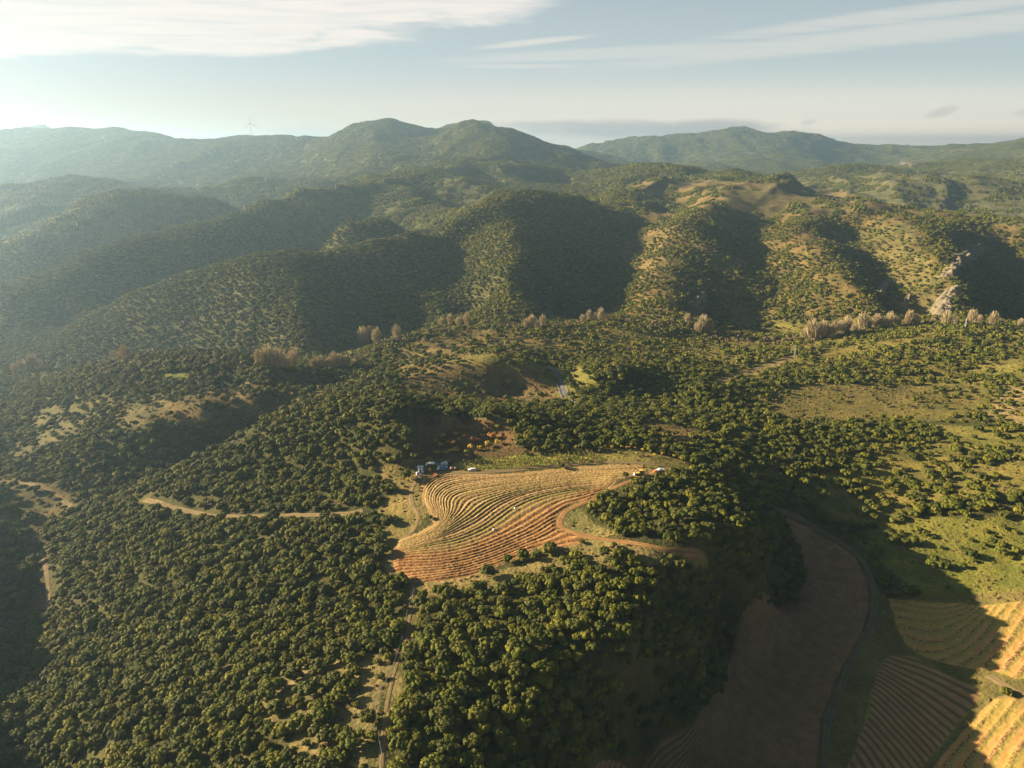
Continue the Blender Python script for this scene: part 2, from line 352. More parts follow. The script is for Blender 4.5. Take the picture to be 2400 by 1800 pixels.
def hit(px, py, t0=60.0, tmax=9000.0):
    """where the sight line through a photo pixel meets the ground"""
    x, y, k = ray(px, py); t = np.exp(np.linspace(math.log(t0), math.log(tmax), 2600))
    d = CAMZ+k*t-height(x*t, y*t); i = int(np.argmax(d < 0))
    if i == 0: i = len(t)-1
    a, b = d[i-1], d[i]; s = t[i-1]+(t[i]-t[i-1])*(a/(a-b) if a != b else 0)
    return x*s, y*s, CAMZ+k*s
def hits(pts): return [hit(*p)[:2] for p in pts]
# ------------------------------------------------------------------ helpers: objects
def tag(o, label=None, cat=None, group=None, kind=None):
    if label: o['label'] = label
    if cat: o['category'] = cat
    if group: o['group'] = group
    if kind: o['kind'] = kind
    return o
def mesh_np(name, co, quads, mat=None, smooth=True, link=True, tris=None):
    me = bpy.data.meshes.new(name)
    faces = [np.asarray(q, np.int32) for q in (quads, tris) if q is not None and len(q)]
    loops = np.concatenate([f.ravel() for f in faces]); sizes = np.concatenate([np.full(len(f), f.shape[1], np.int32) for f in faces])
    me.vertices.add(len(co)); me.vertices.foreach_set('co', np.asarray(co, np.float32).ravel())
    me.loops.add(len(loops)); me.loops.foreach_set('vertex_index', loops)
    me.polygons.add(len(sizes)); me.polygons.foreach_set('loop_start', np.concatenate([[0], np.cumsum(sizes)[:-1]]).astype(np.int32))
    me.polygons.foreach_set('loop_total', sizes)
    me.update(calc_edges=True); me.validate()
    if smooth: me.polygons.foreach_set('use_smooth', np.ones(len(sizes), bool))
    if mat: me.materials.append(mat)
    o = bpy.data.objects.new(name, me)
    if link: COL.objects.link(o)
    return o
def grid_quads(nr, nc):
    i = np.arange(nr*nc).reshape(nr, nc)
    return np.stack([i[:-1, :-1], i[:-1, 1:], i[1:, 1:], i[1:, :-1]], -1).reshape(-1, 4)
def material(name):
    m = bpy.data.materials.new(name); m.use_nodes = True; return m, NT(m.node_tree)
def add_col(me, name, arr):
    a = me.attributes.new(name, 'FLOAT_COLOR', 'POINT')
    c = np.ones((len(me.vertices), 4), np.float32); c[:, :3] = arr; a.data.foreach_set('color', c.ravel())
def plain(name, col, rough=0.8, var=0.25, scale=3.0, metal=0.0, spec=0.3):
    m, t = material(name)
    tcn = t.new('ShaderNodeTexCoord').outputs['Object']
    n = t.noise(tcn, scale, 4, 0.6)
    c = t.mix(t.ramp(n, 0.3, 0.7), rgb(*[x*(1-var) for x in col]), rgb(*[min(1, x*(1+var)) for x in col]))
    b = t.bsdf(c, rough, t.bump(n, 0.02, 0.4), spec); b.inputs['Metallic'].default_value = metal
    return m
# ------------------------------------------------------------------ what grows where: (outline in photo pixels, tree density, ground colour, raggedness)
C_WOOD = (0.078, 0.074, 0.028); C_GRASS = (0.235, 0.190, 0.055); C_GREEN = (0.185, 0.175, 0.040); C_BROWN = (0.215, 0.145, 0.060)
C_PINK = (0.19, 0.14, 0.068); C_RED = (0.36, 0.15, 0.045); C_SOIL = (0.20, 0.115, 0.055); C_TAN = (0.38, 0.26, 0.13); C_FAR = (0.085, 0.088, 0.040)
def Z4(*p): return [(880+x/2.873, 950+y/2.873) for x, y in p]       # readings taken on enlargements
def Z8(*p): return [(1600+x/2.765, 1200+y/2.765) for x, y in p]
def Z7(*p): return [(800+x/2.765, 1200+y/2.765) for x, y in p]
FIELD1 = Z4((300,468),(480,455),(640,468),(1000,452),(1300,420),(1500,405),(1750,400),(1850,430),(1830,470),(1640,490),(1590,545),(1500,600),(1450,650),(1370,650),(1300,690),(1220,740),(1225,830),(1330,860),(1420,890),(1390,930),(1250,965),(1080,960),(1030,1000),(800,1090),(600,1160),(450,1185),(330,1195),(215,1190),(200,1140),(110,1120),(110,980),(150,900),(280,860),(390,800),(360,740),(310,640),(320,560))
VINES = Z4((520,400),(620,370),(900,345),(1250,310),(1420,300),(1560,350),(1540,385),(1300,400),(1000,425),(620,435),(520,430))
HOLLOW = Z4((300,60),(560,85),(750,90),(900,120),(960,170),(950,240),(960,290),(1100,312),(900,345),(620,370),(520,400),(340,400),(300,330))
FIELDA = Z8((650,20),(800,80),(1000,200),(1120,290),(1200,450),(1210,640),(1150,820),(1060,960),(980,1150),(900,1350),(870,1659),(860,1900),(-900,1900),(-600,1659),(-250,1560),(60,1350),(250,1150),(300,950),(340,750),(420,600),(600,610),(740,560),(800,420),(760,250),(680,90))
FIELDB = Z8((1330,560),(1480,570),(1800,585),(1900,600),(2000,600),(2212,570),(2700,560),(2700,1000),(2330,1090),(2150,1085),(2020,1040),(1750,1000),(1560,940),(1440,860),(1380,740))
FIELDC = Z8((1330,930),(1480,930),(1700,1040),(1900,1130),(1960,1180),(1850,1310),(1560,1659),(1400,1850),(1000,1850),(1060,1659),(1180,1350),(1220,1150),(1270,1010))
FIELDD = Z8((2010,1210),(2080,1190),(2212,1215),(2700,1280),(2900,1850),(1460,1850),(1610,1659),(1880,1340))
REG = [
 ([(1240,425),(1600,420),(1860,425),(2060,470),(2240,500),(2420,538),(2420,770),(1380,760),(1480,690),(1530,580),(1480,500),(1380,465)], .36, C_BROWN, 10),
 ([(1480,425),(1700,420),(1860,432),(2000,465),(1960,500),(1800,520),(1640,455),(1540,440)], .17, C_PINK, 6),
 ([(1560,440),(1690,445),(1700,470),(1650,515),(1540,530),(1500,500)], .62, C_BROWN, 8),
 ([(1450,540),(1680,520),(1760,600),(1860,740),(1420,760),(1500,680)], .5, C_BROWN, 12),
 ([(1780,520),(1870,470),(1900,520),(1860,600),(1900,650),(2060,740),(1860,745),(1800,620)], .55, C_BROWN, 10),
 ([(1960,540),(2150,520),(2200,640),(2230,740),(2080,735),(2000,650)], .22, (.20,.155,.062), 10),
 ([(2150,490),(2420,530),(2420,760),(2240,745),(2220,640)], .66, C_BROWN, 10),
 ([(1850,425),(2000,405),(2420,395),(2420,545),(2240,505),(2060,470)], .50, (.17,.15,.075), 8),
 ([(1000,425),(1330,425),(1480,430),(1470,500),(1330,480),(1180,460)], .85, C_WOOD, 6),
 ([(900,780),(1050,765),(1600,745),(2420,740),(2420,960),(1700,990),(1300,940),(1000,900),(900,850)], .45, C_GRASS, 14),
 ([(940,800),(1050,768),(1200,770),(1320,800),(1280,830),(1120,826),(1000,842),(930,856)], .16, (.24,.165,.07), 8),
 ([(930,862),(1050,852),(1260,866),(1300,900),(1315,945),(1200,948),(1000,932),(930,925)], .13, C_BROWN, 8),
 ([(1550,790),(1680,760),(1700,800),(1650,850),(1560,830)], .45, C_GRASS, 10),
 ([(1380,860),(1560,868),(1720,915),(1770,970),(1600,985),(1420,945)], .88, C_WOOD, 6),
 ([(1670,895),(1760,868),(1862,832),(1872,842),(1770,880),(1690,905)], .0, C_TAN, 4),
 ([(1900,835),(1960,815),(2060,800),(2190,780),(2190,792),(2060,818),(1930,850)], .05, C_GRASS, 6),
 ([(1800,930),(1860,905),(1990,900),(2060,895),(2150,905),(2330,895),(2340,960),(2200,985),(2050,990),(1880,985),(1800,965)], .09, (.20,.155,.055), 12),
 ([(2330,940),(2420,880),(2420,1010),(2350,985),(2310,970)], .14, C_TAN, 8),
 ([(1490,962),(1560,965),(1640,1000),(1640,1040),(1560,1060),(1500,1010)], .35, C_BROWN, 10),
 ([(1600,975),(1900,990),(2420,1000),(2420,1150),(2150,1180),(1900,1150),(1750,1110),(1640,1050)], .70, C_GRASS, 10),
 ([(1880,1150),(1960,1145),(2100,1160),(2150,1200),(2080,1240),(1950,1220)], .22, C_GRASS, 12),
 ([(2060,1240),(2160,1210),(2300,1215),(2600,1210),(2600,1410),(2150,1415),(2060,1340),(1980,1260)], .11, C_GREEN, 8),
 ([(1850,1190),(1900,1195),(2010,1270),(2090,1340),(2160,1400),(2080,1385),(2020,1330),(1940,1250),(1860,1215)], .40, C_WOOD, 8),
 ([(100,960),(250,920),(370,935),(430,965),(330,1000),(180,1020),(40,1075),(0,1060)], .45, (.155,.13,.055), 12),
 ([(400,940),(520,895),(640,900),(780,898),(760,930),(650,975),(480,990),(340,1000)], .36, C_BROWN, 12),
 ([(370,872),(450,874),(440,892),(380,890)], 0, C_GREEN, 3),
 ([(240,1165),(400,1085),(560,1005),(640,980),(665,990),(560,1045),(420,1110),(330,1160),(270,1175)], .42, (.06,.055,.025), 4),  # gully behind the spur: its shade is painted into the darker ground colour
 ([(-100,1105),(60,1115),(130,1135),(190,1185),(130,1205),(90,1240),(-100,1240)], .3, (.15,.12,.05), 6),
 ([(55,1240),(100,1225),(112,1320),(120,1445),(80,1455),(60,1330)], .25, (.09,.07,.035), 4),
 ([(870,1090),(985,1090),(1010,1210),(960,1260),(925,1345),(900,1340),(905,1250),(930,1215),(880,1225),(890,1180),(930,1150)], .05, (.27,.20,.075), 5),
 ([(690,1550),(840,1530),(950,1540),(935,1640),(900,1800),(640,1820),(700,1720),(600,1660),(600,1600)], .34, (.25,.19,.085), 12),
 ([(955,1360),(1000,1370),(980,1480),(930,1560),(900,1700),(880,1820),(855,1820),(890,1640),(930,1520),(940,1440)], .16, (.17,.14,.055), 6),
 ([(990,1366),(1200,1330),(1400,1262),(1650,1295),(1660,1330),(1450,1325),(1300,1330),(1150,1380),(1000,1400)], .22, (.27,.20,.085), 6),
 ([(1310,1195),(1360,1190),(1400,1230),(1460,1255),(1400,1262),(1330,1245)], .02, (.27,.21,.085), 4),
 ([(1400,1050),(1480,1048),(1600,1080),(1640,1100),(1560,1110),(1440,1100)], .0, (.28,.22,.07), 5),
 ([(2060,1400),(2420,1385),(2700,1400),(2700,1850),(1960,1850),(2040,1560)], .015, (.19,.15,.055), 3),
 (HOLLOW, 0, C_SOIL, 3), (VINES, 0, (.25,.235,.055), 2), (FIELD1, 0, C_TAN, 0),
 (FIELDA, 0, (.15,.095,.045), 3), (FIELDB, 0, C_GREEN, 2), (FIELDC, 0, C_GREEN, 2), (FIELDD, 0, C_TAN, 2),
 (Z8((1220,450),(1330,560),(1380,740),(1440,860),(1330,930),(1230,1010),(1100,1400),(1020,1850),(870,1850),(980,1150),(1150,820),(1230,640)), .01, (.14,.12,.045), 3),
 ([(945,1075),(1060,1078),(1070,1112),(1000,1112),(940,1100)], 0, (.25,.20,.075), 2),
]
# tracks and roads: (name, points, width m, colour, rut)
TR_TAN = (.21,.155,.075); TR_RED = (.30,.165,.065)
TRACKS = [
 ('dirt_track', [(-60,1126),(0,1128),(60,1133),(110,1145),(135,1160),(155,1178),(172,1192)], 3.4, TR_TAN),
 ('dirt_track', [(338,1172),(400,1187),(460,1202),(530,1210),(650,1208),(800,1205),(850,1196)], 3.6, TR_TAN),
 ('dirt_track', [(96,1290),(108,1335),(112,1380),(110,1440)], 1.8, (.16,.12,.06)),
 ('footpath', [(968,1368),(964,1410),(960,1450),(952,1500),(930,1560),(916,1610),(906,1660),(900,1720),(893,1830)], 1.5, (.21,.15,.07)),
 ('dirt_track', [(1580,1098),(1500,1120),(1440,1143),(1400,1165),(1352,1186),(1322,1203),(1312,1230),(1340,1247),(1400,1262),(1480,1272),(1560,1288),(1640,1300)], 3.3, TR_RED),
 ('dirt_track', [(985,1108),(1050,1108),(1140,1106),(1300,1091),(1450,1083),(1550,1090),(1612,1106)], 3.6, TR_TAN),
 ('dirt_track', Z8((600,-20),(680,8),(800,60),(1000,180),(1150,300),(1225,450),(1240,620),(1205,780),(1120,920),(1020,1150),(945,1350),(912,1659),(905,1850)), 3.4, (.15,.12,.065)),
 ('dirt_track', [(1672,896),(1740,872),(1800,855),(1860,836)], 3.0, TR_TAN),
 ('dirt_track', [(2335,775),(2360,788),(2420,806)], 3.5, TR_TAN),
 ('dirt_track', Z8((1980,1060),(2080,1120),(2212,1180),(2500,1260)), 3.6, TR_TAN),
 ('dirt_track', Z4((100,1160),(95,1100),(120,1000),(160,920),(250,850),(290,750),(240,650),(250,560),(300,500),(380,470)), 2.4, (.25,.18,.085)),
 ('road', [(1286,858),(1298,866),(1308,880),(1314,900),(1322,925),(1334,944),(1365,952),(1400,953),(1460,955),(1520,956),(1580,953)], 5.2, (.13,.13,.125)),
]
TRW = [hits(p) for _, p, _, _ in TRACKS]
def smooth_line(p, step=2.0):
    p = np.array(p, float); n = len(p); out = []
    for i in range(n-1):
        p0, p1, p2, p3 = p[max(i-1, 0)], p[i], p[i+1], p[min(i+2, n-1)]
        k = max(2, int(np.hypot(*(p2-p1))/step))
        for t in np.arange(k)/k: out.append(0.5*((2*p1)+(-p0+p2)*t+(2*p0-5*p1+4*p2-p3)*t*t+(-p0+3*p1-3*p2+p3)*t**3))
    out.append(p[-1]); return np.array(out)
TRW = [smooth_line(p) for p in TRW]
def ragged(x, y, px, py, amt, seed=50):
    if amt == 0: return px, py
    return px+amt*2.2*fbm(x, y, 26, 3, seed), py+amt*1.1*fbm(x, y, 26, 3, seed+5)
def sample(x, y, z):
    """tree density and ground colour at world points"""
    px, py, dep = project(x, y, z)
    den = np.full(x.shape, .96); col = np.tile(np.array(C_WOOD), (len(x), 1))
    f = (y > 1700); col[f] = C_FAR
    den[y > 9000] = .3
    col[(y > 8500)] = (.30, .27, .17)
    sc = np.clip(y/500, .5, 3)
    rx = fbm(x, y, 26, 3, 50); ry = fbm(x, y, 26, 3, 55); rx2 = fbm(x, y, 140, 2, 57)
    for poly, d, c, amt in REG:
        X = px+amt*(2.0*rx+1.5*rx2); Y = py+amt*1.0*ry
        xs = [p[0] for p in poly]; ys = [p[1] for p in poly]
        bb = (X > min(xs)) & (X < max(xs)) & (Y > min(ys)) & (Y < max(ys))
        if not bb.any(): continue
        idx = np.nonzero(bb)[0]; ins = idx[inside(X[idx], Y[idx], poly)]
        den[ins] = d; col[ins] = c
    soft = (col.max(1) > .14) & (y < 9000)
    for fp in (FIELD1, FIELDA, FIELDB, FIELDC, FIELDD, VINES): soft &= ~inside(px, py, fp)
    col[soft] = col[soft]*np.array([.76, .82, .78])
    return den, col, px, py, dep
# ------------------------------------------------------------------ ground sheet
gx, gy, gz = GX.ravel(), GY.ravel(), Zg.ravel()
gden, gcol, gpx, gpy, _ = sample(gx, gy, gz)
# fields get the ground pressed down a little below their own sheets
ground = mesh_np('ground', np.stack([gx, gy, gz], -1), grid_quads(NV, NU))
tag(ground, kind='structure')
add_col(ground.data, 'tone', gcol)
m, t = material('ground_cover'); g = t.new('ShaderNodeNewGeometry'); P = g.outputs['Position']
a = t.new('ShaderNodeAttribute', attribute_name='tone').outputs['Color']
n1 = t.noise(P, 0.05, 6, 0.65); n2 = t.noise(P, 0.55, 4, 0.6); n3 = t.noise(P, 0.009, 4, 0.6)
c = t.mix(t.ramp(n1, 0.32, 0.68), t.mix(1.0, a, rgb(.62,.68,.62), 'MULTIPLY'), t.mix(1.0, a, rgb(1.25,1.15,1.0), 'MULTIPLY'))
c = t.mix(t.m('MULTIPLY', t.ramp(n2, 0.45, 0.70), 0.55), c, t.mix(1.0, c, rgb(.45,.50,.38), 'MULTIPLY'))
c = t.mix(t.m('MULTIPLY', t.ramp(n3, 0.4, 0.65), 0.30), c, t.mix(1.0, c, rgb(.75,1.0,.65), 'MULTIPLY'))
sp = t.new('ShaderNodeSeparateXYZ'); t.l.new(P, sp.inputs[0]); farm = sp.outputs[1]
sl = t.new('ShaderNodeSeparateXYZ'); t.l.new(g.outputs['Normal'], sl.inputs[0])
rockm = t.m('MULTIPLY', t.m('MULTIPLY', t.ramp(farm, 650, 750), t.ramp(sl.outputs[2], 0.84, 0.70)), t.ramp(t.noise(P, 0.06, 5, 0.7), 0.52, 0.60))
c = t.mix(t.m('MULTIPLY', rockm, 0.35), c, rgb(.20,.18,.13))
t.bsdf(c, 0.95, t.bump(t.m('ADD', t.m('MULTIPLY', n2, 0.8), t.m('MULTIPLY', n1, 2.0)), 1.2, 0.9), 0.05)
ground.data.materials.append(m)
# ------------------------------------------------------------------ tracks and road, draped on the ground
def ribbon(name, line, width, mat, lift=0.12, nx=5, edge=0.25, seed=1, shoulder=0.0):
    L = np.asarray(line); d = np.gradient(L, axis=0); d /= np.hypot(d[:, 0], d[:, 1])[:, None]+1e-9; nrm = np.stack([-d[:, 1], d[:, 0]], -1)
    s = np.linspace(-1, 1, nx); w_ = width/2*(1+edge*fbm(L[:, 0], L[:, 1], 9, 2, seed))
    X = L[:, 0, None]+nrm[:, 0, None]*w_[:, None]*s; Y = L[:, 1, None]+nrm[:, 1, None]*w_[:, None]*s
    Zr = height(X, Y)+lift*(1-0.6*np.abs(s)**4)
    o = mesh_np(name, np.stack([X, Y, Zr], -1).reshape(-1, 3), grid_quads(len(L), nx), mat)
    at = o.data.attributes.new('across', 'FLOAT', 'POINT'); at.data.foreach_set('value', np.tile(s, len(L)).astype(np.float32))
    return o
def track_mat(name, col, asphalt=False):
    m, t = material(name); P = t.new('ShaderNodeNewGeometry').outputs['Position']
    s = t.new('ShaderNodeAttribute', attribute_name='across').outputs['Fac']
    n1 = t.noise(P, 0.25, 5, 0.65); n2 = t.noise(P, 1.6, 3, 0.6)
    rut = t.ramp(t.m('ABSOLUTE', t.m('SUBTRACT', t.m('ABSOLUTE', s), 0.48)), 0.10, 0.30)      # 0 in the wheel tracks
    c = t.mix(t.ramp(n1, 0.3, 0.7), rgb(*[x*.72 for x in col]), rgb(*[x*1.15 for x in col]))
    if not asphalt:
        c = t.mix(t.m('MULTIPLY', rut, t.ramp(n2, 0.35, 0.6, 0.25, 0.8)), c, rgb(col[0]*.55, col[1]*.62, col[2]*.5))
    t.bsdf(c, 0.95, t.bump(n2, 0.15, 0.6), 0.05); return m
for k, ((nm, pts, wd, colr), line) in enumerate(zip(TRACKS, TRW)):
    o = ribbon(nm, line, wd, track_mat(nm+'_surface', colr, nm == 'road'), lift=0.16 if wd < 6 else 0.3, nx=7 if wd < 6 else 5, edge=0.5 if wd < 6 else 0.0, seed=k)
    tag(o, kind='structure')
# ------------------------------------------------------------------ ploughed fields: real furrows
def rbf_phi(lines, k_rows=1.0):
    """row number as a smooth function of place, from traced furrows [(pixel polyline, row)]"""
    C = []
    for p, v in lines:
        q = smooth_line(hits(p), 9.0)[::1]
        for x, y in q: C.append((x/100, y/100, v*k_rows))
    C = np.array(C); n = len(C)
    K_ = lambda dx, dy: np.sqrt(dx*dx+dy*dy+0.02)
    A = np.zeros((n+3, n+3)); A[:n, :n] = -K_(C[:, None, 0]-C[None, :, 0], C[:, None, 1]-C[None, :, 1])+np.eye(n)*0.004
    A[:n, n] = 1; A[:n, n+1:] = C[:, :2]; A[n:, :n] = A[:n, n:].T
    s = np.linalg.solve(A, np.concatenate([C[:, 2], np.zeros(3)]))
    def f(x, y):
        x = x/100; y = y/100; out = np.zeros(len(x))
        for a in range(0, len(x), 20000):
            e = slice(a, a+20000)
            out[e] = -K_(x[e, None]-C[None, :, 0], y[e, None]-C[None, :, 1]) @ s[:n]+s[n]+x[e]*s[n+1]+y[e]*s[n+2]
        return out
    return f
def field_mat(name, kind):
    m, t = material(name); P = t.new('ShaderNodeNewGeometry').outputs['Position']
    ph = t.new('ShaderNodeAttribute', attribute_name='row').outputs['Fac']
    red = t.new('ShaderNodeAttribute', attribute_name='turned').outputs['Fac']
    n0 = t.noise(P, 0.03, 4, 0.6); n1 = t.noise(P, 0.22, 5, 0.65); n2 = t.noise(P, 1.1, 4, 0.65)
    pw = t.m('ADD', ph, t.m('MULTIPLY', t.m('SUBTRACT', n1, 0.5), 0.22))
    fr = t.m('FRACT', pw); fl = t.m('FLOOR', pw)
    wn = t.new('ShaderNodeTexWhiteNoise', noise_dimensions='1D'); t.l.new(fl, wn.inputs[1]); rnd = wn.outputs[0]
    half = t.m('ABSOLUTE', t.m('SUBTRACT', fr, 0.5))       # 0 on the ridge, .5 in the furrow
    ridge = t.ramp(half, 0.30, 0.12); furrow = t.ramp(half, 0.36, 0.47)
    if kind == 'strip':      # green and tan strips passing into freshly turned red earth
        green = t.mix(t.ramp(n2, 0.35, 0.65), rgb(.19,.17,.036), rgb(.31,.26,.065))
        tan = t.mix(t.ramp(n1, 0.35, 0.65), rgb(.38,.26,.09), rgb(.50,.36,.14))
        brown = t.mix(t.ramp(n2, 0.35, 0.65), rgb(.20,.125,.05), rgb(.32,.21,.085))
        s = t.mix(t.ramp(rnd, 0.48, 0.60), green, tan)
        s = t.mix(t.m('MULTIPLY', t.ramp(rnd, 0.30, 0.18), 0.85), s, brown)
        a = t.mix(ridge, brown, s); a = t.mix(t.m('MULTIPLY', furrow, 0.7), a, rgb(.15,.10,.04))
        r1 = t.mix(t.ramp(n1, 0.3, 0.7), rgb(.29,.15,.052), rgb(.42,.25,.095))
        clod = t.mix(t.ramp(n2, 0.42, 0.60), rgb(.13,.055,.02), r1)
        tuft = t.m('MULTIPLY', t.ramp(t.noise(P, 0.75, 2, 0.5), 0.56, 0.66), ridge)
        b = t.mix(ridge, clod, t.mix(t.m('MULTIPLY', tuft, 0.8), r1, rgb(.20,.15,.035)))
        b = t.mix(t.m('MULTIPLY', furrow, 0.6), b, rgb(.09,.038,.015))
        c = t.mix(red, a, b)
    elif kind == 'dull':
        r1 = t.mix(t.ramp(n1, 0.3, 0.7), rgb(.24,.145,.06), rgb(.34,.21,.09))
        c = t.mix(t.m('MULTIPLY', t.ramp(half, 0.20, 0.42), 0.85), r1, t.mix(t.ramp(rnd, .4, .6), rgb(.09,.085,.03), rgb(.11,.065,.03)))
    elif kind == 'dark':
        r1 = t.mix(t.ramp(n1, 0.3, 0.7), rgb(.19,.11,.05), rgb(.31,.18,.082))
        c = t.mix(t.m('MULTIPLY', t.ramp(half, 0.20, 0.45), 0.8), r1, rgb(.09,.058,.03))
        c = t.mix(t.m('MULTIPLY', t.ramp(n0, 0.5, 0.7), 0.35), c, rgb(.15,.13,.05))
    else:                    # broad tan bands, cloddy rows and green strips
        tan = t.mix(t.ramp(n1, 0.3, 0.7), rgb(.32,.18,.05), rgb(.43,.25,.078))
        green = t.mix(t.ramp(n2, 0.35, 0.65), rgb(.20,.17,.035), rgb(.34,.27,.065))
        clod = t.mix(t.ramp(n2, 0.45, 0.58), rgb(.14,.075,.03), rgb(.40,.24,.09))
        c = t.mix(t.ramp(fr, 0.50, 0.56), tan, t.mix(t.ramp(t.m('ADD', fr, t.m('MULTIPLY', n1, 0.1)), 0.80, 0.86), clod, green))
        c = t.mix(t.ramp(fr, 0.0, 0.07, 0.6, 0.0), c, green)
        c = t.mix(t.m('MULTIPLY', t.ramp(n0, 0.45, 0.62), red), c, green)
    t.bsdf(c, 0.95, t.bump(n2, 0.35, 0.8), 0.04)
    return m
def field(name, poly, lines, mat, res, amp, prof, turned=None, lift=0.25, rough=0.15):
    W_ = np.array(hits(poly)); x0, y0 = W_.min(0)-2; x1, y1 = W_.max(0)+2
    xs = np.arange(x0, x1, res); ys = np.arange(y0, y1, res); X, Y = np.meshgrid(xs, ys); sh = X.shape
    X = X.ravel(); Y = Y.ravel()
    ins = inside(X+1.3*fbm(X, Y, 8, 3, 71), Y+1.3*fbm(X, Y, 8, 3, 73), [tuple(p) for p in W_])
    sid = inside(X, Y, [tuple(p) for p in W_])
    f = rbf_phi(lines, 1.05 if name == 'ploughed_field' else 1.0); phi = np.zeros(len(X)); phi[ins] = f(X[ins], Y[ins])
    wob = phi+0.07*fbm(X, Y, 6, 3, 77)
    fr = wob-np.floor(wob)
    edge = np.minimum(1, seg_dist(X, Y, [tuple(p) for p in np.vstack([W_, W_[:1]])])/3.0)
    rn = hash2(np.floor(wob), np.floor(wob)*0, 5)
    Z = height(X, Y)+lift*edge-0.05+edge*(amp*prof(fr, rn)+rough*(vnoise(X/0.9, Y/0.9, 81)-0.5)*1.4+0.1*fbm(X, Y, 5, 3, 83))
    q = grid_quads(*sh); ok = ins[q].all(1); q = q[ok]
    used = np.unique(q); remap = np.full(len(X), -1); remap[used] = np.arange(len(used))
    o = mesh_np(name, np.stack([X, Y, Z], -1)[used], remap[q], mat); tag(o, kind='structure')
    at = o.data.attributes.new('row', 'FLOAT', 'POINT'); at.data.foreach_set('value', phi[used].astype(np.float32))
    tv = turned(X, Y, Z, phi)[used] if turned is not None else np.zeros(len(used))
    at = o.data.attributes.new('turned', 'FLOAT', 'POINT'); at.data.foreach_set('value', tv.astype(np.float32))
    return o
F1 = [
 (Z4((2050,395),(1900,392),(1400,415),(1000,448),(700,462),(480,478),(370,530),(330,600),(345,690),(385,770),(330,830),(180,870)), 0),
 (Z4((1750,440),(1400,450),(1100,485),(850,505),(650,530),(490,570),(430,630),(440,700),(430,760),(370,830),(180,905)), 6),
 (Z4((1700,480),(1400,485),(1100,520),(850,560),(650,600),(550,640),(545,700),(500,760),(430,820),(300,885),(170,935)), 11),
 (Z4((1640,510),(1350,530),(1050,580),(850,650),(740,720),(640,790),(500,865),(330,915),(150,955)), 17),
 (Z4((1590,530),(1300,600),(1100,655),(950,730),(800,835),(600,920),(400,970),(120,1005)), 22),
 (Z4((1440,640),(1300,670),(1200,740),(1000,855),(750,960),(500,1020),(120,1060)), 25.5),
 (Z4((1230,800),(1150,865),(1000,925),(800,1010),(500,1095),(150,1120)), 29),
 (Z4((1500,890),(1300,930),(1000,1000),(800,1075),(500,1150),(250,1185)), 32.5),
]
def red_part(x, y, z, phi):
    px, py, _ = project(x, y, z)
    bl = [(400,985),(600,945),(800,860),(950,760),(1100,680),(1300,620),(1600,520)]
    bx = np.array([880+a/2.873 for a, b in bl]); by = np.array([950+b/2.873 for a, b in bl])
    lim = np.interp(px, bx, by)
    return sstep(py-lim+10*fbm(x, y, 20, 3, 91), -14, 14)
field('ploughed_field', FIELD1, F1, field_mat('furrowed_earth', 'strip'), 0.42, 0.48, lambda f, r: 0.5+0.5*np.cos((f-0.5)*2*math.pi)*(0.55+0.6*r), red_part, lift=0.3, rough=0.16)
FA = [(Z8((640,20),(800,90),(1000,215),(1110,310),(1185,450),(1195,640),(1130,830),(1030,980),(950,1150),(860,1350),(820,1659),(810,1850)), 0),
      (Z8((690,100),(850,220),(960,360),(1010,520),(1000,700),(930,900),(820,1150),(730,1400),(660,1700),(640,1850)), 14),
      (Z8((760,330),(830,450),(830,620),(760,850),(640,1100),(520,1400),(440,1700),(420,1850)), 26),
      (Z8((560,640),(540,850),(430,1100),(300,1350),(150,1700),(100,1850)), 44),
      (Z8((380,680),(350,850),(240,1200),(0,1450),(-300,1700),(-400,1850)), 56)]
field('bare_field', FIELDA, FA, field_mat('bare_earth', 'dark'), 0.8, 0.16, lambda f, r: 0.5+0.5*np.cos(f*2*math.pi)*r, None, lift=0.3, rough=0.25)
broad = lambda f, r: np.where(f < 0.5, 0.2, np.where(f < 0.8, 0.9, 0.35))
FB = [(Z8((1380,640),(1560,680),(1750,660),(1900,620)), -3), (Z8((1450,830),(1640,880),(1800,800),(1960,620)), 0), (Z8((1700,980),(1860,900),(1980,800),(2130,590)), 2),
      (Z8((1860,1010),(2000,900),(2110,760),(2230,590)), 3.1), (Z8((2000,1040),(2120,900),(2230,730),(2330,590)), 4.2), (Z8((2100,1080),(2260,900),(2430,620)), 5.3), (Z8((2350,1090),(2500,900),(2650,620)), 7.3)]
patchy = lambda x, y, z, phi: np.full(len(x), 0.6)
field('striped_field', FIELDB, FB, field_mat('striped_stubble', 'broad'), 0.6, 0.5, broad, patchy, lift=0.25, rough=0.25)
FCl = [(Z8((1330,945),(1600,1040),(1930,1190)), 0), (Z8((1270,1035),(1500,1180),(1780,1390)), 4), (Z8((1220,1160),(1400,1330),(1640,1580)), 9), (Z8((1180,1370),(1300,1500),(1440,1680)), 14), (Z8((1080,1600),(1200,1850)), 19)]
field('striped_field', FIELDC, FCl, field_mat('dull_stubble', 'dull'), 0.6, 0.4, lambda f, r: 0.5+0.5*np.cos((f-0.5)*2*math.pi), lambda x, y, z, phi: np.full(len(x), 0.45), lift=0.25)
FDl = [(Z8((1500,1800),(1610,1659),(1820,1420),(2000,1215)), 0), (Z8((1640,1800),(1740,1640),(1900,1440),(2080,1225)), 1), (Z8((1800,1800),(1900,1600),(2050,1400),(2190,1240)), 2),
       (Z8((1950,1800),(2050,1590),(2200,1380),(2320,1270)), 3), (Z8((2090,1800),(2200,1580),(2350,1400),(2480,1270)), 4), (Z8((2400,1800),(2500,1600),(2700,1350)), 6)]
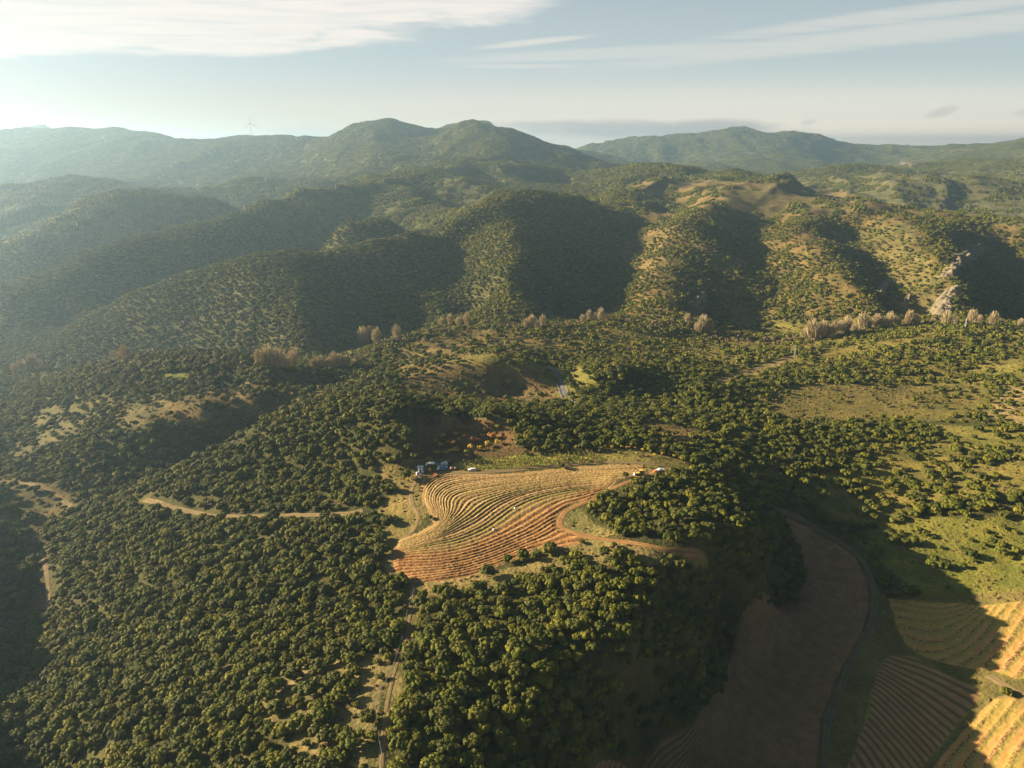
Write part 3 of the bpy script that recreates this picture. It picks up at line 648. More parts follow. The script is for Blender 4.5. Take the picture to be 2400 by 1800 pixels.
field('striped_field', FIELDD, FDl, field_mat('striped_stubble_near', 'broad'), 0.6, 0.5, broad, patchy, lift=0.25, rough=0.25)
# ------------------------------------------------------------------ foliage
def leaf_mat(name, dark, light, spread=0.5):
    if 'oak' in name: spread = .58; dark = [1.15*v for v in dark]; light = [1.28*v for v in light]; dark[2] *= .7; light[2] *= .75
    m, t = material(name)
    r = t.new('ShaderNodeObjectInfo').outputs['Random']
    P = t.new('ShaderNodeTexCoord').outputs['Object']
    n = t.noise(P, 1.3, 3, 0.6)
    f = t.m('ADD', t.m('MULTIPLY', r, spread), t.m('MULTIPLY', t.ramp(n, 0.3, 0.7), 1-spread), clamp=True)
    c = t.mix(f, rgb(*dark), rgb(*light))
    b = t.bsdf(c, 0.75, None, 0.12)
    return m
M_OAK = leaf_mat('oak_leaves', (.046, .060, .009), (.112, .116, .016))
M_OAK2 = leaf_mat('oak_leaves_olive', (.068, .074, .011), (.150, .140, .020))
M_OAK3 = leaf_mat('oak_leaves_dark', (.038, .050, .013), (.090, .092, .020))
M_BARK = plain('bark', (.10, .075, .05), 0.9, 0.3, 4)
M_YEL = leaf_mat('yellow_leaves', (.36, .27, .03), (.60, .45, .05)); M_ORG = leaf_mat('orange_leaves', (.36, .17, .04), (.60, .31, .07))
M_DRY = leaf_mat('dry_scrub', (.11, .075, .03), (.26, .18, .075)); M_GRS = leaf_mat('grass_tuft', (.14, .12, .03), (.30, .24, .07))
M_TWIG = leaf_mat('bare_twigs', (.30, .24, .13), (.44, .36, .19), 0.6)
rg = np.random.default_rng(11)
def unit(n):
    v = rg.normal(size=(n, 3)); return v/np.linalg.norm(v, axis=1)[:, None]
_ico = bmesh.new(); bmesh.ops.create_icosphere(_ico, subdivisions=1, radius=1); _ico.verts.ensure_lookup_table()
ICO_V = np.array([v.co[:] for v in _ico.verts]); ICO_F = np.array([[v.index for v in f.verts] for f in _ico.faces]); _ico.free()
def crown_arrays(lobes, nleaf, ls, core=0.86, flat=1.0):
    """leaf cards over a cluster of lobes, each with a rough inner mass; lobes: (x, y, z, r)"""
    L = np.array(lobes); co, tr, qd = [], [], []; base = 0
    for x, y, z, r in L:
        v = ICO_V*(1+0.25*(rg.random((len(ICO_V), 1))-0.5))*r*core; v[:, 2] *= flat
        co.append(v+(x, y, z)); tr.append(ICO_F+base); base += len(v)
    area = L[:, 3]**2; k = rg.choice(len(L), nleaf, p=area/area.sum())
    d = unit(nleaf); d[:, 2] = np.where(d[:, 2] < -0.35, -d[:, 2], d[:, 2])
    rad = L[k, 3]*(0.90+0.22*rg.random(nleaf)); c = L[k, :3]+d*rad[:, None]*np.array([1, 1, flat])
    n = d+0.55*unit(nleaf); n /= np.linalg.norm(n, axis=1)[:, None]
    a = np.cross(n, unit(nleaf)); a /= np.linalg.norm(a, axis=1)[:, None]+1e-9; b = np.cross(n, a)
    s = ls*(0.6+0.8*rg.random((nleaf, 1))); bend = n*s*0.25
    q = np.stack([c-a*s-b*s*0.8-bend, c+a*s-b*s*0.6-bend*0.5, c+a*s*0.8+b*s, c-a*s*0.7+b*s*0.9-bend*0.4], 1)
    co.append(q.reshape(-1, 3)); qd.append(base+np.arange(nleaf*4).reshape(-1, 4))
    out_n = 0.52*d+0.48*n; core_n = np.vstack([ICO_V for _ in L])
    NRM = np.vstack([core_n, np.repeat(out_n, 4, axis=0)]); NRM /= np.linalg.norm(NRM, axis=1)[:, None]
    return np.vstack(co), np.vstack(tr), np.vstack(qd), NRM
def lobes_dome(n, R, H, rl=0.38, z0=0.35):
    out = [(0, 0, H*0.55, R*0.55)]
    for i in range(n):
        a = i*2.4+rg.random()*1.2; rr = R*(0.25+0.55*math.sqrt(rg.random())); h = H*(z0+0.42*(1-(rr/R)**1.6)+0.12*rg.random())
        out.append((rr*math.cos(a), rr*math.sin(a), h, R*rl*(0.75+0.5*rg.random())))
    return out
def kind(name, arr, mat, smooth=True):
    co, tr, qd, nn = arr; o = mesh_np(name, co, qd, mat, smooth=True, link=False, tris=tr)
    if len(nn) == len(o.data.vertices): o.data.normals_split_custom_set_from_vertices(nn.astype(np.float32))
    return o
def trunk_mesh(name, H, r, limbs=3):
    co, q = [], []
    def tube(p, r0, r1):
        p = np.array(p); n = len(p); base = sum(len(c) for c in co); ring = []
        for i in range(n):
            rr = r0+(r1-r0)*i/(n-1)
            for k in range(6):
                a = k*math.pi/3; ring.append(p[i]+np.array([math.cos(a)*rr, math.sin(a)*rr, 0]))
        co.append(np.array(ring))
        for i in range(n-1):
            for k in range(6): q.append((base+i*6+k, base+i*6+(k+1) % 6, base+i*6+6+(k+1) % 6, base+i*6+6+k))
    tube([(0, 0, -0.6), (0.05*H, 0, H*0.2), (0.02*H, 0.04*H, H*0.42)], r, r*0.7)
    for k in range(limbs):
        a = k*6.283/limbs+0.5; tube([(0.03*H, 0.02*H, H*0.34), (math.cos(a)*H*.16, math.sin(a)*H*.16, H*.55), (math.cos(a)*H*.28, math.sin(a)*H*.28, H*.74)], r*0.55, r*0.2)
    return mesh_np(name, np.vstack(co), q, M_BARK, link=False)
def bare_arrays(H, spread, n, w0):
    """leafless tree: fans of thin upright twigs"""
    co, q = [], []
    for i in range(n):
        z0 = H*(0.12+0.55*rg.random()); a = rg.random()*6.283; s = spread*(0.15+0.85*rg.random()**0.7)*H
        L = H*(0.22+0.25*rg.random()); bx, by = math.cos(a)*s*0.55, math.sin(a)*s*0.55
        tx, ty, tz = math.cos(a)*s, math.sin(a)*s, min(z0+L, H*(1.0-0.45*(s/(spread*H))**2))
        b = np.array([bx, by, z0]); e = np.array([tx, ty, max(tz, z0+0.12*H)])
        sd_ = unit(1)[0]; sd_[2] = 0; sd_ = sd_/(np.linalg.norm(sd_)+1e-9)*w0*(0.5+rg.random())
        k = len(co)*4; co.append(np.array([b-sd_, b+sd_, e+sd_*0.7, e-sd_*0.7])); q.append((k, k+1, k+2, k+3))
    return np.vstack(co), q
# prototypes: near oaks, middle oaks, far patches, shrubs
near_oaks = []
for i in range(7):
    R, H = 1.0, (1.25, 1.0, 1.4, 1.15, 1.05, 1.3, 1.5)[i]
    near_oaks.append(kind('oak_crown', crown_arrays(lobes_dome((12, 9, 14, 11, 16, 10, 13)[i], R, H, (.34, .38, .32, .36, .30, .37, .33)[i]), 900, 0.070), (M_OAK, M_OAK2, M_OAK3)[i % 3]))
mid_oaks = [kind('oak_crown_middle', crown_arrays(lobes_dome(6, 1.0, 1.25, .42), 110, 0.17, 0.9), (M_OAK, M_OAK2, M_OAK3)[i % 3]) for i in range(5)]
def patch(nt, rad):
    lb = []
    for i in range(nt):
        a = rg.random()*6.283; r = rad*math.sqrt(rg.random()); s = 1.9+1.2*rg.random()
        lb.append((math.cos(a)*r, math.sin(a)*r, s*0.6, s))
        lb.append((math.cos(a)*r+s*.5, math.sin(a)*r+s*.3, s*0.9, s*.6))
    return lb
far_patches = [kind('oak_patch', crown_arrays(patch(24, 14.5), 620, .8, 0.92, 0.9), (M_OAK, M_OAK2)[i % 2]) for i in range(3)]
shrubs = [kind('shrub', crown_arrays(lobes_dome(3, 1.0, .8, .45, .15), 90, 0.13, 0.8), M_DRY), kind('shrub_green', crown_arrays(lobes_dome(4, 1.0, 0.9, .42, .15), 100, 0.13, 0.8), M_OAK2),
          kind('grass_tussock', crown_arrays([(0, 0, .2, .6), (.5, .3, .1, .4), (-.4, .3, .1, .4)], 60, 0.13, 0.8, 0.6), M_GRS)]
# ------------------------------------------------------------------ where trees stand
def jitter_grid(y0, y1, step, umax=1.05, seed=1):
    r = np.random.default_rng(seed); out = []
    ys = np.arange(y0, y1, step)
    for y in ys:
        xs = np.arange(-umax*y, umax*y, step); n = len(xs)
        out.append(np.stack([xs+(r.random(n)-0.5)*step*0.95, y+(r.random(n)-0.5)*step*0.95], -1))
    return np.vstack(out)
def on_tracks(x, y, margin):
    r = np.zeros(len(x), bool)
    for (nm, pts, wd, c_), line in zip(TRACKS, TRW):
        lo, hi_ = line.min(0)-12, line.max(0)+12; b = (x > lo[0]) & (x < hi_[0]) & (y > lo[1]) & (y < hi_[1])
        if b.any():
            i = np.nonzero(b)[0]; l2 = [tuple(p) for p in line[::2]]+[tuple(line[-1])]
            r[i[seg_dist(x[i], y[i], l2) < wd/2+margin[i]]] = True
    return r
def scatter(y0, y1, step, rmin, rmax, seed, umax=0.92):
    p = jitter_grid(y0, y1, step, umax, seed); x, y = p[:, 0], p[:, 1]; z = height(x, y)
    den, col, px, py, dep = sample(x, y, z)
    r = np.random.default_rng(seed+99)
    clus = np.where(den > 0.7, 0.15, 0.75)*1.2*fbm(x, y, 38, 3, 40+seed % 3)+0.25*fbm(x, y, 160, 2, 44)
    ok = r.random(len(x)) < np.clip(den*(1+clus*1.6), 0, 1)*(den > 0.001)
    size = rmin+(rmax-rmin)*r.random(len(x))**1.4
    ok &= ~on_tracks(x, y, size*0.75)
    x, y, z, px, py, dep, size, den = [v[ok] for v in (x, y, z, px, py, dep, size, den)]
    return dict(x=x, y=y, z=z, px=px, py=py, dep=dep, size=size, den=den, r=r.random(len(x)), rot=r.random(len(x))*6.283)
T0 = scatter(95, 700, 4.1, 1.5, 3.75, 1, 1.0)
big_zone = (T0['px'] > 820) & (T0['px'] < 1800) & (T0['py'] > 1300) & (T0['y'] < 320)
T0['size'] = np.where(big_zone, T0['size']*1.0, T0['size'])
T1 = scatter(700, 1500, 4.9, 1.9, 3.5, 2)
T2 = scatter(1500, 5200, 24.0, .85, 1.2, 3)
T3 = scatter(5200, 9000, 60.0, 2.0, 2.8, 4)
print('trees', len(T0['x']), len(T1['x']), len(T2['x']), len(T3['x']))
# the 300 largest in the picture become single things
vis = (T0['px'] > 5) & (T0['px'] < 2395) & (T0['py'] < 1815) & (T0['py'] > 0)
# crowns hidden behind the brow are not counted: walk the sight line
def seen(x, y, z):
    ok = np.ones(len(x), bool)
    for s in np.linspace(0.35, 0.97, 24): ok &= CAMZ+(z-CAMZ)*s > height(x*s, y*s)+0.5
    return ok
app = np.where(vis, T0['size']/T0['dep'], 0); order = np.argsort(-app); pick = []
o2 = order[:700]; sn = seen(T0['x'][o2], T0['y'][o2], T0['z'][o2]+3)
pick = o2[sn][:300]
single = np.zeros(len(T0['x']), bool); single[pick] = True
trunk_a = trunk_mesh('oak_trunk', 1.2, 0.09)
ZN = [('lower left wood', lambda a, b: a < 620, 'in the closed wood filling the lower left of the picture'),
      ('wood left of the footpath', lambda a, b: a < 935, 'among the oaks and dry gaps left of the bare footpath'),
      ('wood right of the footpath', lambda a, b: a < 1180, 'in the open wood just right of the bare footpath'),
      ('wood below the ploughed field', lambda a, b: a < 1800 and b < 1430, 'in the belt of oaks between the ploughed field and the dark field'),
      ('wood edge above the dark field', lambda a, b: a < 1800, 'on the wooded brow dropping to the shaded bare field'),
      ('grassy slope at the right', lambda a, b: True, 'on the sunny grass slope above the striped field')]
def instance_tree(name, parts, loc, rot, scale, label, cat, group=None):
    e = bpy.data.objects.new(name, None); COL.objects.link(e); e.empty_display_size = 1
    e.location = loc; e.rotation_euler = (0, 0, rot); e.scale = scale; tag(e, label, cat, group)
    for pn, me in parts:
        c_ = bpy.data.objects.new(pn, me); COL.objects.link(c_); c_.parent = e
    return e
KN = ['green', 'olive', 'dark green']
FORM = ['domed', 'low spreading', 'tall many-lobed', 'compact round', 'broad bushy', 'open-crowned', 'tall narrow']
PATHL = [tuple(p) for p in TRW[3][::2]]
field_w = [tuple(p) for p in hits(FIELD1)]; field_w.append(field_w[0]); dark_w = [tuple(p) for p in hits(FIELDA)]; dark_w.append(dark_w[0])
dp = seg_dist(T0['x'], T0['y'], PATHL); dfd = seg_dist(T0['x'], T0['y'], field_w); ddk = seg_dist(T0['x'], T0['y'], dark_w)
for i in pick:
    kx = int(T0['r'][i]*7) % 7; s = T0['size'][i]; a_, b_ = T0['px'][i], T0['py'][i]
    szw = 'large' if s > 3.2 else ('small' if s < 2.7 else 'mid-sized')
    side = 'left' if a_ < 935 else 'right'
    if dp[i] < 8: wh, g = f"touching the {side} side of the bare footpath", 'beside the footpath'
    elif dfd[i] < 10: wh, g = "at the near edge of the ploughed field", 'at the ploughed field edge'
    elif ddk[i] < 12 and a_ > 1000: wh, g = "on the edge of the shaded bare field", 'at the shaded field edge'
    elif a_ < 160: wh, g = "in the wood at the picture's left edge", 'at the left edge'
    elif b_ > 1700: wh, g = f"at the picture's bottom edge, {side} of the footpath", 'at the bottom edge'
    elif a_ < 480: wh, g = "in the closed wood at far lower left", 'in the far lower left wood'
    elif a_ < 720: wh, g = "in the closed wood of the lower left slope", 'in the lower left wood'
    elif a_ < 935: wh, g = "among dry gaps left of the footpath", 'left of the footpath'
    elif a_ < 1180: wh, g = "in the open wood just right of the footpath", 'right of the footpath'
    elif b_ < 1460 and a_ < 1800: wh, g = "in the wood between ploughed and shaded fields", 'between the two fields'
    elif a_ < 1800: wh, g = "on the wooded brow above the shaded field", 'on the brow'
    else: wh, g = "on the sunny grass slope above the striped field", 'on the grass slope'
    instance_tree('holm_oak', [('crown', near_oaks[kx].data), ('trunk', trunk_a.data)], (T0['x'][i], T0['y'][i], T0['z'][i]-0.1), T0['rot'][i],
                  (s, s*(0.85+0.3*T0['r'][i]), s*(0.92+0.2*((T0['r'][i]*7) % 1))), f"{szw} {FORM[kx]} {KN[kx % 3]} holm oak {wh}", 'tree', f"holm oaks {g}")
# everything further away: one stand of woodland, instanced
def instancer(name, kinds, X, Y, Z, vi, rot, scl):
    coll = bpy.data.collections.new(name+'_kinds')
    for i, o in enumerate(kinds): o.name = f"kind {i:02d}"; coll.objects.link(o)
    me = bpy.data.meshes.new(name); me.vertices.add(len(X)); me.vertices.foreach_set('co', np.stack([X, Y, Z], -1).astype(np.float32).ravel())
    for nm, tp, d in (('kind_index', 'INT', vi.astype(np.int32)), ('turn', 'FLOAT_VECTOR', rot.astype(np.float32)), ('size', 'FLOAT_VECTOR', scl.astype(np.float32))):
        at = me.attributes.new(nm, tp, 'POINT'); at.data.foreach_set('vector' if 'VECTOR' in tp else 'value', d.ravel())
    o = bpy.data.objects.new(name, me); COL.objects.link(o)
    ng = bpy.data.node_groups.new(name+'_scatter', 'GeometryNodeTree')
    ng.interface.new_socket('Geometry', in_out='INPUT', socket_type='NodeSocketGeometry'); ng.interface.new_socket('Geometry', in_out='OUTPUT', socket_type='NodeSocketGeometry')
    n = ng.nodes; l = ng.links; gi = n.new('NodeGroupInput'); go = n.new('NodeGroupOutput'); ip = n.new('GeometryNodeInstanceOnPoints')
    ci = n.new('GeometryNodeCollectionInfo'); ci.inputs['Collection'].default_value = coll; ci.inputs['Separate Children'].default_value = True; ci.inputs['Reset Children'].default_value = True
    def na(nm, dt):
        k = n.new('GeometryNodeInputNamedAttribute'); k.data_type = dt; k.inputs['Name'].default_value = nm; return k.outputs['Attribute']
    l.new(gi.outputs[0], ip.inputs['Points']); l.new(ci.outputs[0], ip.inputs['Instance']); ip.inputs['Pick Instance'].default_value = True
    l.new(na('kind_index', 'INT'), ip.inputs['Instance Index']); l.new(na('turn', 'FLOAT_VECTOR'), ip.inputs['Rotation']); l.new(na('size', 'FLOAT_VECTOR'), ip.inputs['Scale'])
    l.new(ip.outputs[0], go.inputs[0])
    md = o.modifiers.new('scatter', 'NODES'); md.node_group = ng
    tag(o, kind='stuff'); return o
def normals_rot(x, y, rot):
    e = 8.0; nx = -(height(x+e, y)-height(x-e, y))/(2*e); ny = -(height(x, y+e)-height(x, y-e))/(2*e)
    tx = np.arctan2(-ny, 1.0); ty = np.arctan2(nx, 1.0)           # tilt only; small spin kept out so slopes stay true
    return np.stack([tx, ty, rot*0], -1)
r = ~single
Xs, Ys, Zs_, vi, ro, sc3 = [], [], [], [], [], []
s = T0['size'][r]; Xs.append(T0['x'][r]); Ys.append(T0['y'][r]); Zs_.append(T0['z'][r]-0.1); vi.append((T0['r'][r]*7).astype(int) % 7)
ro.append(np.stack([T0['rot'][r]*0, T0['rot'][r]*0, T0['rot'][r]], -1)); sc3.append(np.stack([s, s*(0.85+0.3*T0['r'][r]), s*(0.92+0.2*((T0['r'][r]*7) % 1))], -1))
s = T1['size']; Xs.append(T1['x']); Ys.append(T1['y']); Zs_.append(T1['z']-0.1); vi.append(7+(T1['r']*5).astype(int) % 5)
ro.append(np.stack([T1['rot']*0, T1['rot']*0, T1['rot']], -1)); sc3.append(np.stack([s, s, s*(0.9+0.3*T1['r'])], -1))
for T in (T2, T3):
    s = T['size']; Xs.append(T['x']); Ys.append(T['y']); Zs_.append(T['z']-0.5); vi.append(12+(T['r']*3).astype(int) % 3)
    ro.append(normals_rot(T['x'], T['y'], T['rot'])); sc3.append(np.stack([s, s, np.minimum(s, 1.2)], -1))
instancer('holm_oak_woodland', near_oaks+mid_oaks+far_patches, *[np.concatenate(a) for a in (Xs, Ys, Zs_, vi, ro, sc3)])
# low scrub and tussocks in the open ground
p = jitter_grid(100, 1500, 3.4, 0.9, 8); x, y = p[:, 0], p[:, 1]
keep_ = np.random.default_rng(3).random(len(x)) < np.clip(420/y, 0.15, 1)**1.2
x, y = x[keep_], y[keep_]; z = height(x, y); den, col, px, py, dep = sample(x, y, z)
fields = np.zeros(len(x), bool)
for po in (FIELD1, VINES, FIELDA, FIELDB, FIELDC, FIELDD): fields |= inside(px, py, po)
rr = np.random.default_rng(5); ok = (den < 0.8) & ~fields & (rr.random(len(x)) < 0.62+0.9*fbm(x, y, 30, 3, 61)) & ~on_tracks(x, y, np.full(len(x), 0.8))
ok &= (px > -150) & (px < 2550)
x, y, z, den = x[ok], y[ok], z[ok], den[ok]; s = (0.45+0.8*rr.random(len(x))**2)*np.clip(y/420, 1, 2.2)
kx = np.where(rr.random(len(x)) < 0.42, 0, np.where(rr.random(len(x)) < 0.45, 1, 2))
print('scrub', len(x))
instancer('low_scrub', shrubs, x, y, z-0.05, kx, np.stack([x*0, x*0, rr.random(len(x))*6.28], -1), np.stack([s, s, s*0.8], -1))
HAZE=1.08e-4
# ------------------------------------------------------------------ haze
bm = bmesh.new(); bmesh.ops.create_cube(bm, size=1)
hz = bpy.data.meshes.new('haze'); 
zlo, zhi = float(Zg.min())-1.0, max(float(Zg.max()), CAMZ)+25
for v in bm.verts: v.co = ((v.co.x)*120000, -400+(v.co.y+0.5)*16500, zlo if v.co.z < 0 else zhi)
bm.to_mesh(hz); bm.free(); ho = bpy.data.objects.new('haze', hz); COL.objects.link(ho); tag(ho, kind='stuff')
m, t = material('haze_air'); t.n.clear(); out = t.new('ShaderNodeOutputMaterial'); pv = t.new('ShaderNodeVolumePrincipled')
pv.inputs['Color'].default_value = (0.48, 0.75, 0.92, 1); pv.inputs['Density'].default_value = HAZE
pv.inputs['Anisotropy'].default_value = 0.62; pv.inputs['Density Attribute'].default_value = ''
t.l.new(pv.outputs[0], out.inputs['Volume']); hz.materials.append(m)
# ------------------------------------------------------------------ individual things
def put(px, py): x, y, z = hit(px, py); return x, y, float(height(np.array([x]), np.array([y]))[0])
class MB:
    """collects boxes, tubes and lofts into one mesh"""
    def __init__(s): s.v = []; s.f = []
    def add(s, v, f): b = len(s.v); s.v += [tuple(p) for p in v]; s.f += [tuple(b+i for i in q) for q in f]; return s
    def box(s, x, y, z, w, d, h, taper=1.0, rot=None):
        v = []
        for k, (t, zz) in enumerate(((1, 0), (taper, h))):
            for sx, sy in ((-1, -1), (1, -1), (1, 1), (-1, 1)):
                p = Vector((sx*w/2*t, sy*d/2*t, zz))
                if rot is not None: p = rot @ p
                v.append((x+p.x, y+p.y, z+p.z))
        return s.add(v, [(0, 3, 2, 1), (4, 5, 6, 7), (0, 1, 5, 4), (1, 2, 6, 5), (2, 3, 7, 6), (3, 0, 4, 7)])
    def tube(s, a, b, r0, r1=None, n=8):
        r1 = r0 if r1 is None else r1; a = Vector(a); b = Vector(b); d = (b-a).normalized(); u = d.orthogonal().normalized(); w_ = d.cross(u); v = []
        for c_, r in ((a, r0), (b, r1)):
            for k in range(n): t_ = 2*math.pi*k/n; v.append(tuple(c_+u*math.cos(t_)*r+w_*math.sin(t_)*r))
        f = [(k, (k+1) % n, n+(k+1) % n, n+k) for k in range(n)]+[tuple(range(n))[::-1], tuple(range(n, 2*n))]
        return s.add(v, f)
    def prof(s, pts, y0, y1, inset=0.0):
        """side outline (x, z) extruded across the width, top edges drawn in"""
        n = len(pts); zm = max(p[1] for p in pts); zl = min(p[1] for p in pts); v = []
        for y, sg in ((y0, 1), (y1, -1)):
            for x, z in pts: v.append((x, y+sg*inset*(z-zl)/(zm-zl+1e-6), z))
        return s.add(v, [tuple(range(n))[::-1], tuple(range(n, 2*n))]+[(k, (k+1) % n, n+(k+1) % n, n+k) for k in range(n)])
    def obj(s, name, mat, parent=None, bevel=0.0):
        me = bpy.data.meshes.new(name); me.from_pydata(s.v, [], s.f); bm = bmesh.new(); bm.from_mesh(me); bmesh.ops.recalc_face_normals(bm, faces=bm.faces)
        if bevel: bmesh.ops.bevel(bm, geom=bm.edges[:], offset=bevel, segments=2, affect='EDGES', clamp_overlap=True)
        bm.to_mesh(me); bm.free(); me.materials.append(mat); o = bpy.data.objects.new(name, me); COL.objects.link(o); o.parent = parent; return o
def root(name, loc, rz, label, cat, group=None, scale=1.0):
    e = bpy.data.objects.new(name, None); COL.objects.link(e); e.location = loc; e.rotation_euler = (0, 0, rz); e.scale = (scale,)*3
    tag(e, label, cat, group); return e
PW = plain('white_paint', (.72, .72, .70), .35, .06, 2, spec=.5); PG = plain('dark_glass', (.03, .04, .05), .1, .1, 2, spec=.6); PT = plain('tyre_rubber', (.03, .03, .03), .9, .1, 5)
PBL = plain('blue_paint', (.10, .22, .42), .4, .08, 2, spec=.5); PBK = plain('black_paint', (.03, .032, .036), .35, .1, 2, spec=.5); PTQ = plain('grey_blue_sheet', (.12, .15, .16), .6, .15, 2)
PY = plain('yellow_paint', (.72, .46, .05), .45, .1, 2, spec=.4); PR = plain('red_paint', (.45, .13, .05), .5, .15, 2); PS = plain('steel', (.32, .33, .33), .5, .15, 3, .6)
PRU = plain('rusty_orange', (.42, .19, .08), .8, .2, 4); PSK = plain('white_sack', (.70, .68, .64), .9, .12, 3); PLT = plain('lamp_glass', (.75, .75, .7), .15, .05, 3, spec=.6); PRL = plain('red_lamp', (.45, .03, .02), .3, .05, 3)
ROCK_C = (.40, .36, .28)
def vehicle(name, px, py, rz, label, cat, kindv, paint, L=4.5, scale=1.0):
    r_ = root(name, put(px, py), rz, label, cat, None, scale); W2 = .92
    if kindv == 'car':
        lo = [(-L/2, .35), (-L/2, .80), (-L/2+.15, .98), (L*.16, 1.0), (L*.44, .86), (L/2, .70), (L/2, .35)]
        cab = [(-L/2+.12, .96), (-L/2+.40, 1.52), (-.3, 1.62), (.35, 1.55), (L*.24, .97)]
        gl = [(-L/2+.42, 1.02), (-L/2+.58, 1.42), (-.3, 1.50), (.28, 1.45), (L*.19, 1.02)]
    elif kindv == 'van':
        lo = [(-L/2, .4), (-L/2, 1.15), (L*.30, 1.2), (L*.46, 1.02), (L/2, .85), (L/2, .4)]; cab = [(-L/2, 1.12), (-L/2+.06, 2.3), (L*.16, 2.35), (L*.36, 1.18)]
        gl = [(L*.02, 1.35), (L*.02, 2.0), (L*.15, 2.08), (L*.30, 1.32)]
    else:   # pickup
        lo = [(-L/2, .45), (-L/2, 1.05), (L*.2, 1.08), (L*.46, .98), (L/2, .8), (L/2, .45)]; cab = [(-.25, 1.05), (-.15, 1.7), (.7, 1.7), (1.15, 1.05)]; gl = [(-.10, 1.12), (-.02, 1.58), (.66, 1.58), (.98, 1.12)]
    b = MB().prof(lo, -W2, W2, .04).prof(cab, -W2+.03, W2-.03, .16)
    if kindv == 'pickup': b.box(-1.2, 0, 1.05, 1.7, 1.7, .12)
    b.obj('body', paint, r_, .04)
    for sgn in (-1, 1):
        y = sgn*(W2-.03); MB().prof(gl, y-.02-sgn*.03, y+.02-sgn*.03, 0).obj('side_window', PG, r_)
    xs = max(p[0] for p in cab); MB().box(xs-.22, 0, min(p[1] for p in cab)+.10, .06, 1.42, .55, .9, Matrix.Rotation(-.75, 3, 'Y')).obj('windscreen', PG, r_)
    for sx in (-.31, .31):
        for sy in (-1, 1):
            wh = MB().tube((sx*L, sy*.72, .34), (sx*L, sy*.94, .34), .34, n=16).obj('wheel', PT, r_); MB().tube((sx*L, sy*.935, .34), (sx*L, sy*.95, .34), .2, n=12).obj('rim', PS, wh)
    for sy in (-1, 1): MB().box(L/2+.0, sy*.66, .62, .06, .34, .16).obj('headlight', PLT, r_); MB().box(-L/2-.0, sy*.74, .72, .05, .2, .22).obj('tail_light', PRL, r_)
    return r_
vehicle('parked_car', 1106, 1103, math.pi, 'silver white estate car parked alone on the track beside the vineyard', 'car', 'car', PW, 4.6)
vehicle('parked_van', 1030, 1099, -1.9, 'small white van with blue-grey windscreen, nose toward the viewer, beside the blue canopy', 'van', 'van', plain('pale_blue_paint', (.60, .64, .66), .35, .06, 2, spec=.5), 4.6)
vehicle('parked_van', 1040, 1092, -2.6, 'white van parked between the black box car and the blue canopy', 'van', 'van', PW, 4.8)
vehicle('parked_car', 1049, 1089, -2.9, 'black tall car at the back of the parked group', 'car', 'van', PBK, 4.7)
vehicle('parked_car', 1042, 1100, -2.5, 'bright blue low car in front of the white van', 'car', 'car', PBL, 4.3)
vehicle('pickup_truck', 1547, 1104, math.pi+.1, 'white pickup partly hidden behind the oaks right of the yellow digger', 'pickup', 'pickup', PW, 5.0)
# blue-grey canopy on posts, sagging to one side
c0 = root('canopy', put(1016, 1097), .12, 'blue-grey arched sheet canopy on posts at the edge of the shaded hollow', 'canopy')
pts = [(-4.6, 1.3), (-3.6, 2.9), (-1.6, 3.7), (0.6, 3.5), (2.6, 2.6), (4.8, 1.9)]
m_ = MB()
for (x1, z1), (x2, z2) in zip(pts[:-1], pts[1:]): m_.add([(x1, -2, z1), (x2, -2, z2), (x2, 2, z2), (x1, 2, z1), (x1, -2, z1-.08), (x2, -2, z2-.08), (x2, 2, z2-.08), (x1, 2, z1-.08)], [(0, 1, 2, 3), (7, 6, 5, 4), (0, 4, 5, 1), (3, 2, 6, 7), (0, 3, 7, 4), (1, 5, 6, 2)])
m_.obj('sheet', PTQ, c0)
for x, z in ((-3.6, 2.85), (0.6, 3.4), (4.5, 1.9)):
    for y in (-1.9, 1.9): MB().tube((x, y, -.3), (x, y, z), .07).obj('post', PS, c0)
# orange farm trailer with tank, right of the vans
t0 = root('farm_trailer', put(1062, 1101), .1, 'low orange-red farm trailer carrying two white drums, right of the vans', 'trailer')
MB().box(0, 0, .6, 3.8, 1.7, .25).box(0, .82, .85, 3.8, .06, .4).box(0, -.82, .85, 3.8, .06, .4).obj('bed', PR, t0); MB().tube((-1.9, 0, .6), (-3.1, 0, .5), .07).obj('drawbar', PS, t0)
for sx in (-.9, .9):
    for sy in (-1, 1): MB().tube((sx, sy*.8, .35), (sx, sy*1.0, .35), .35, n=14).obj('wheel', PT, t0)
for x, nme in ((1.2, 0), (-1.2, 1)): tag(MB().obj('x', PW) if False else MB().tube((0, 0, 0), (0, 0, .9), .35, n=14).obj('drum', PW, None), 'white drum standing on the %s end of the orange trailer' % ('right', 'left')[nme], 'drum', 'drums on the orange trailer').location = (t0.location.x+x*math.cos(.1), t0.location.y+x*math.sin(.1), t0.location.z+.86)
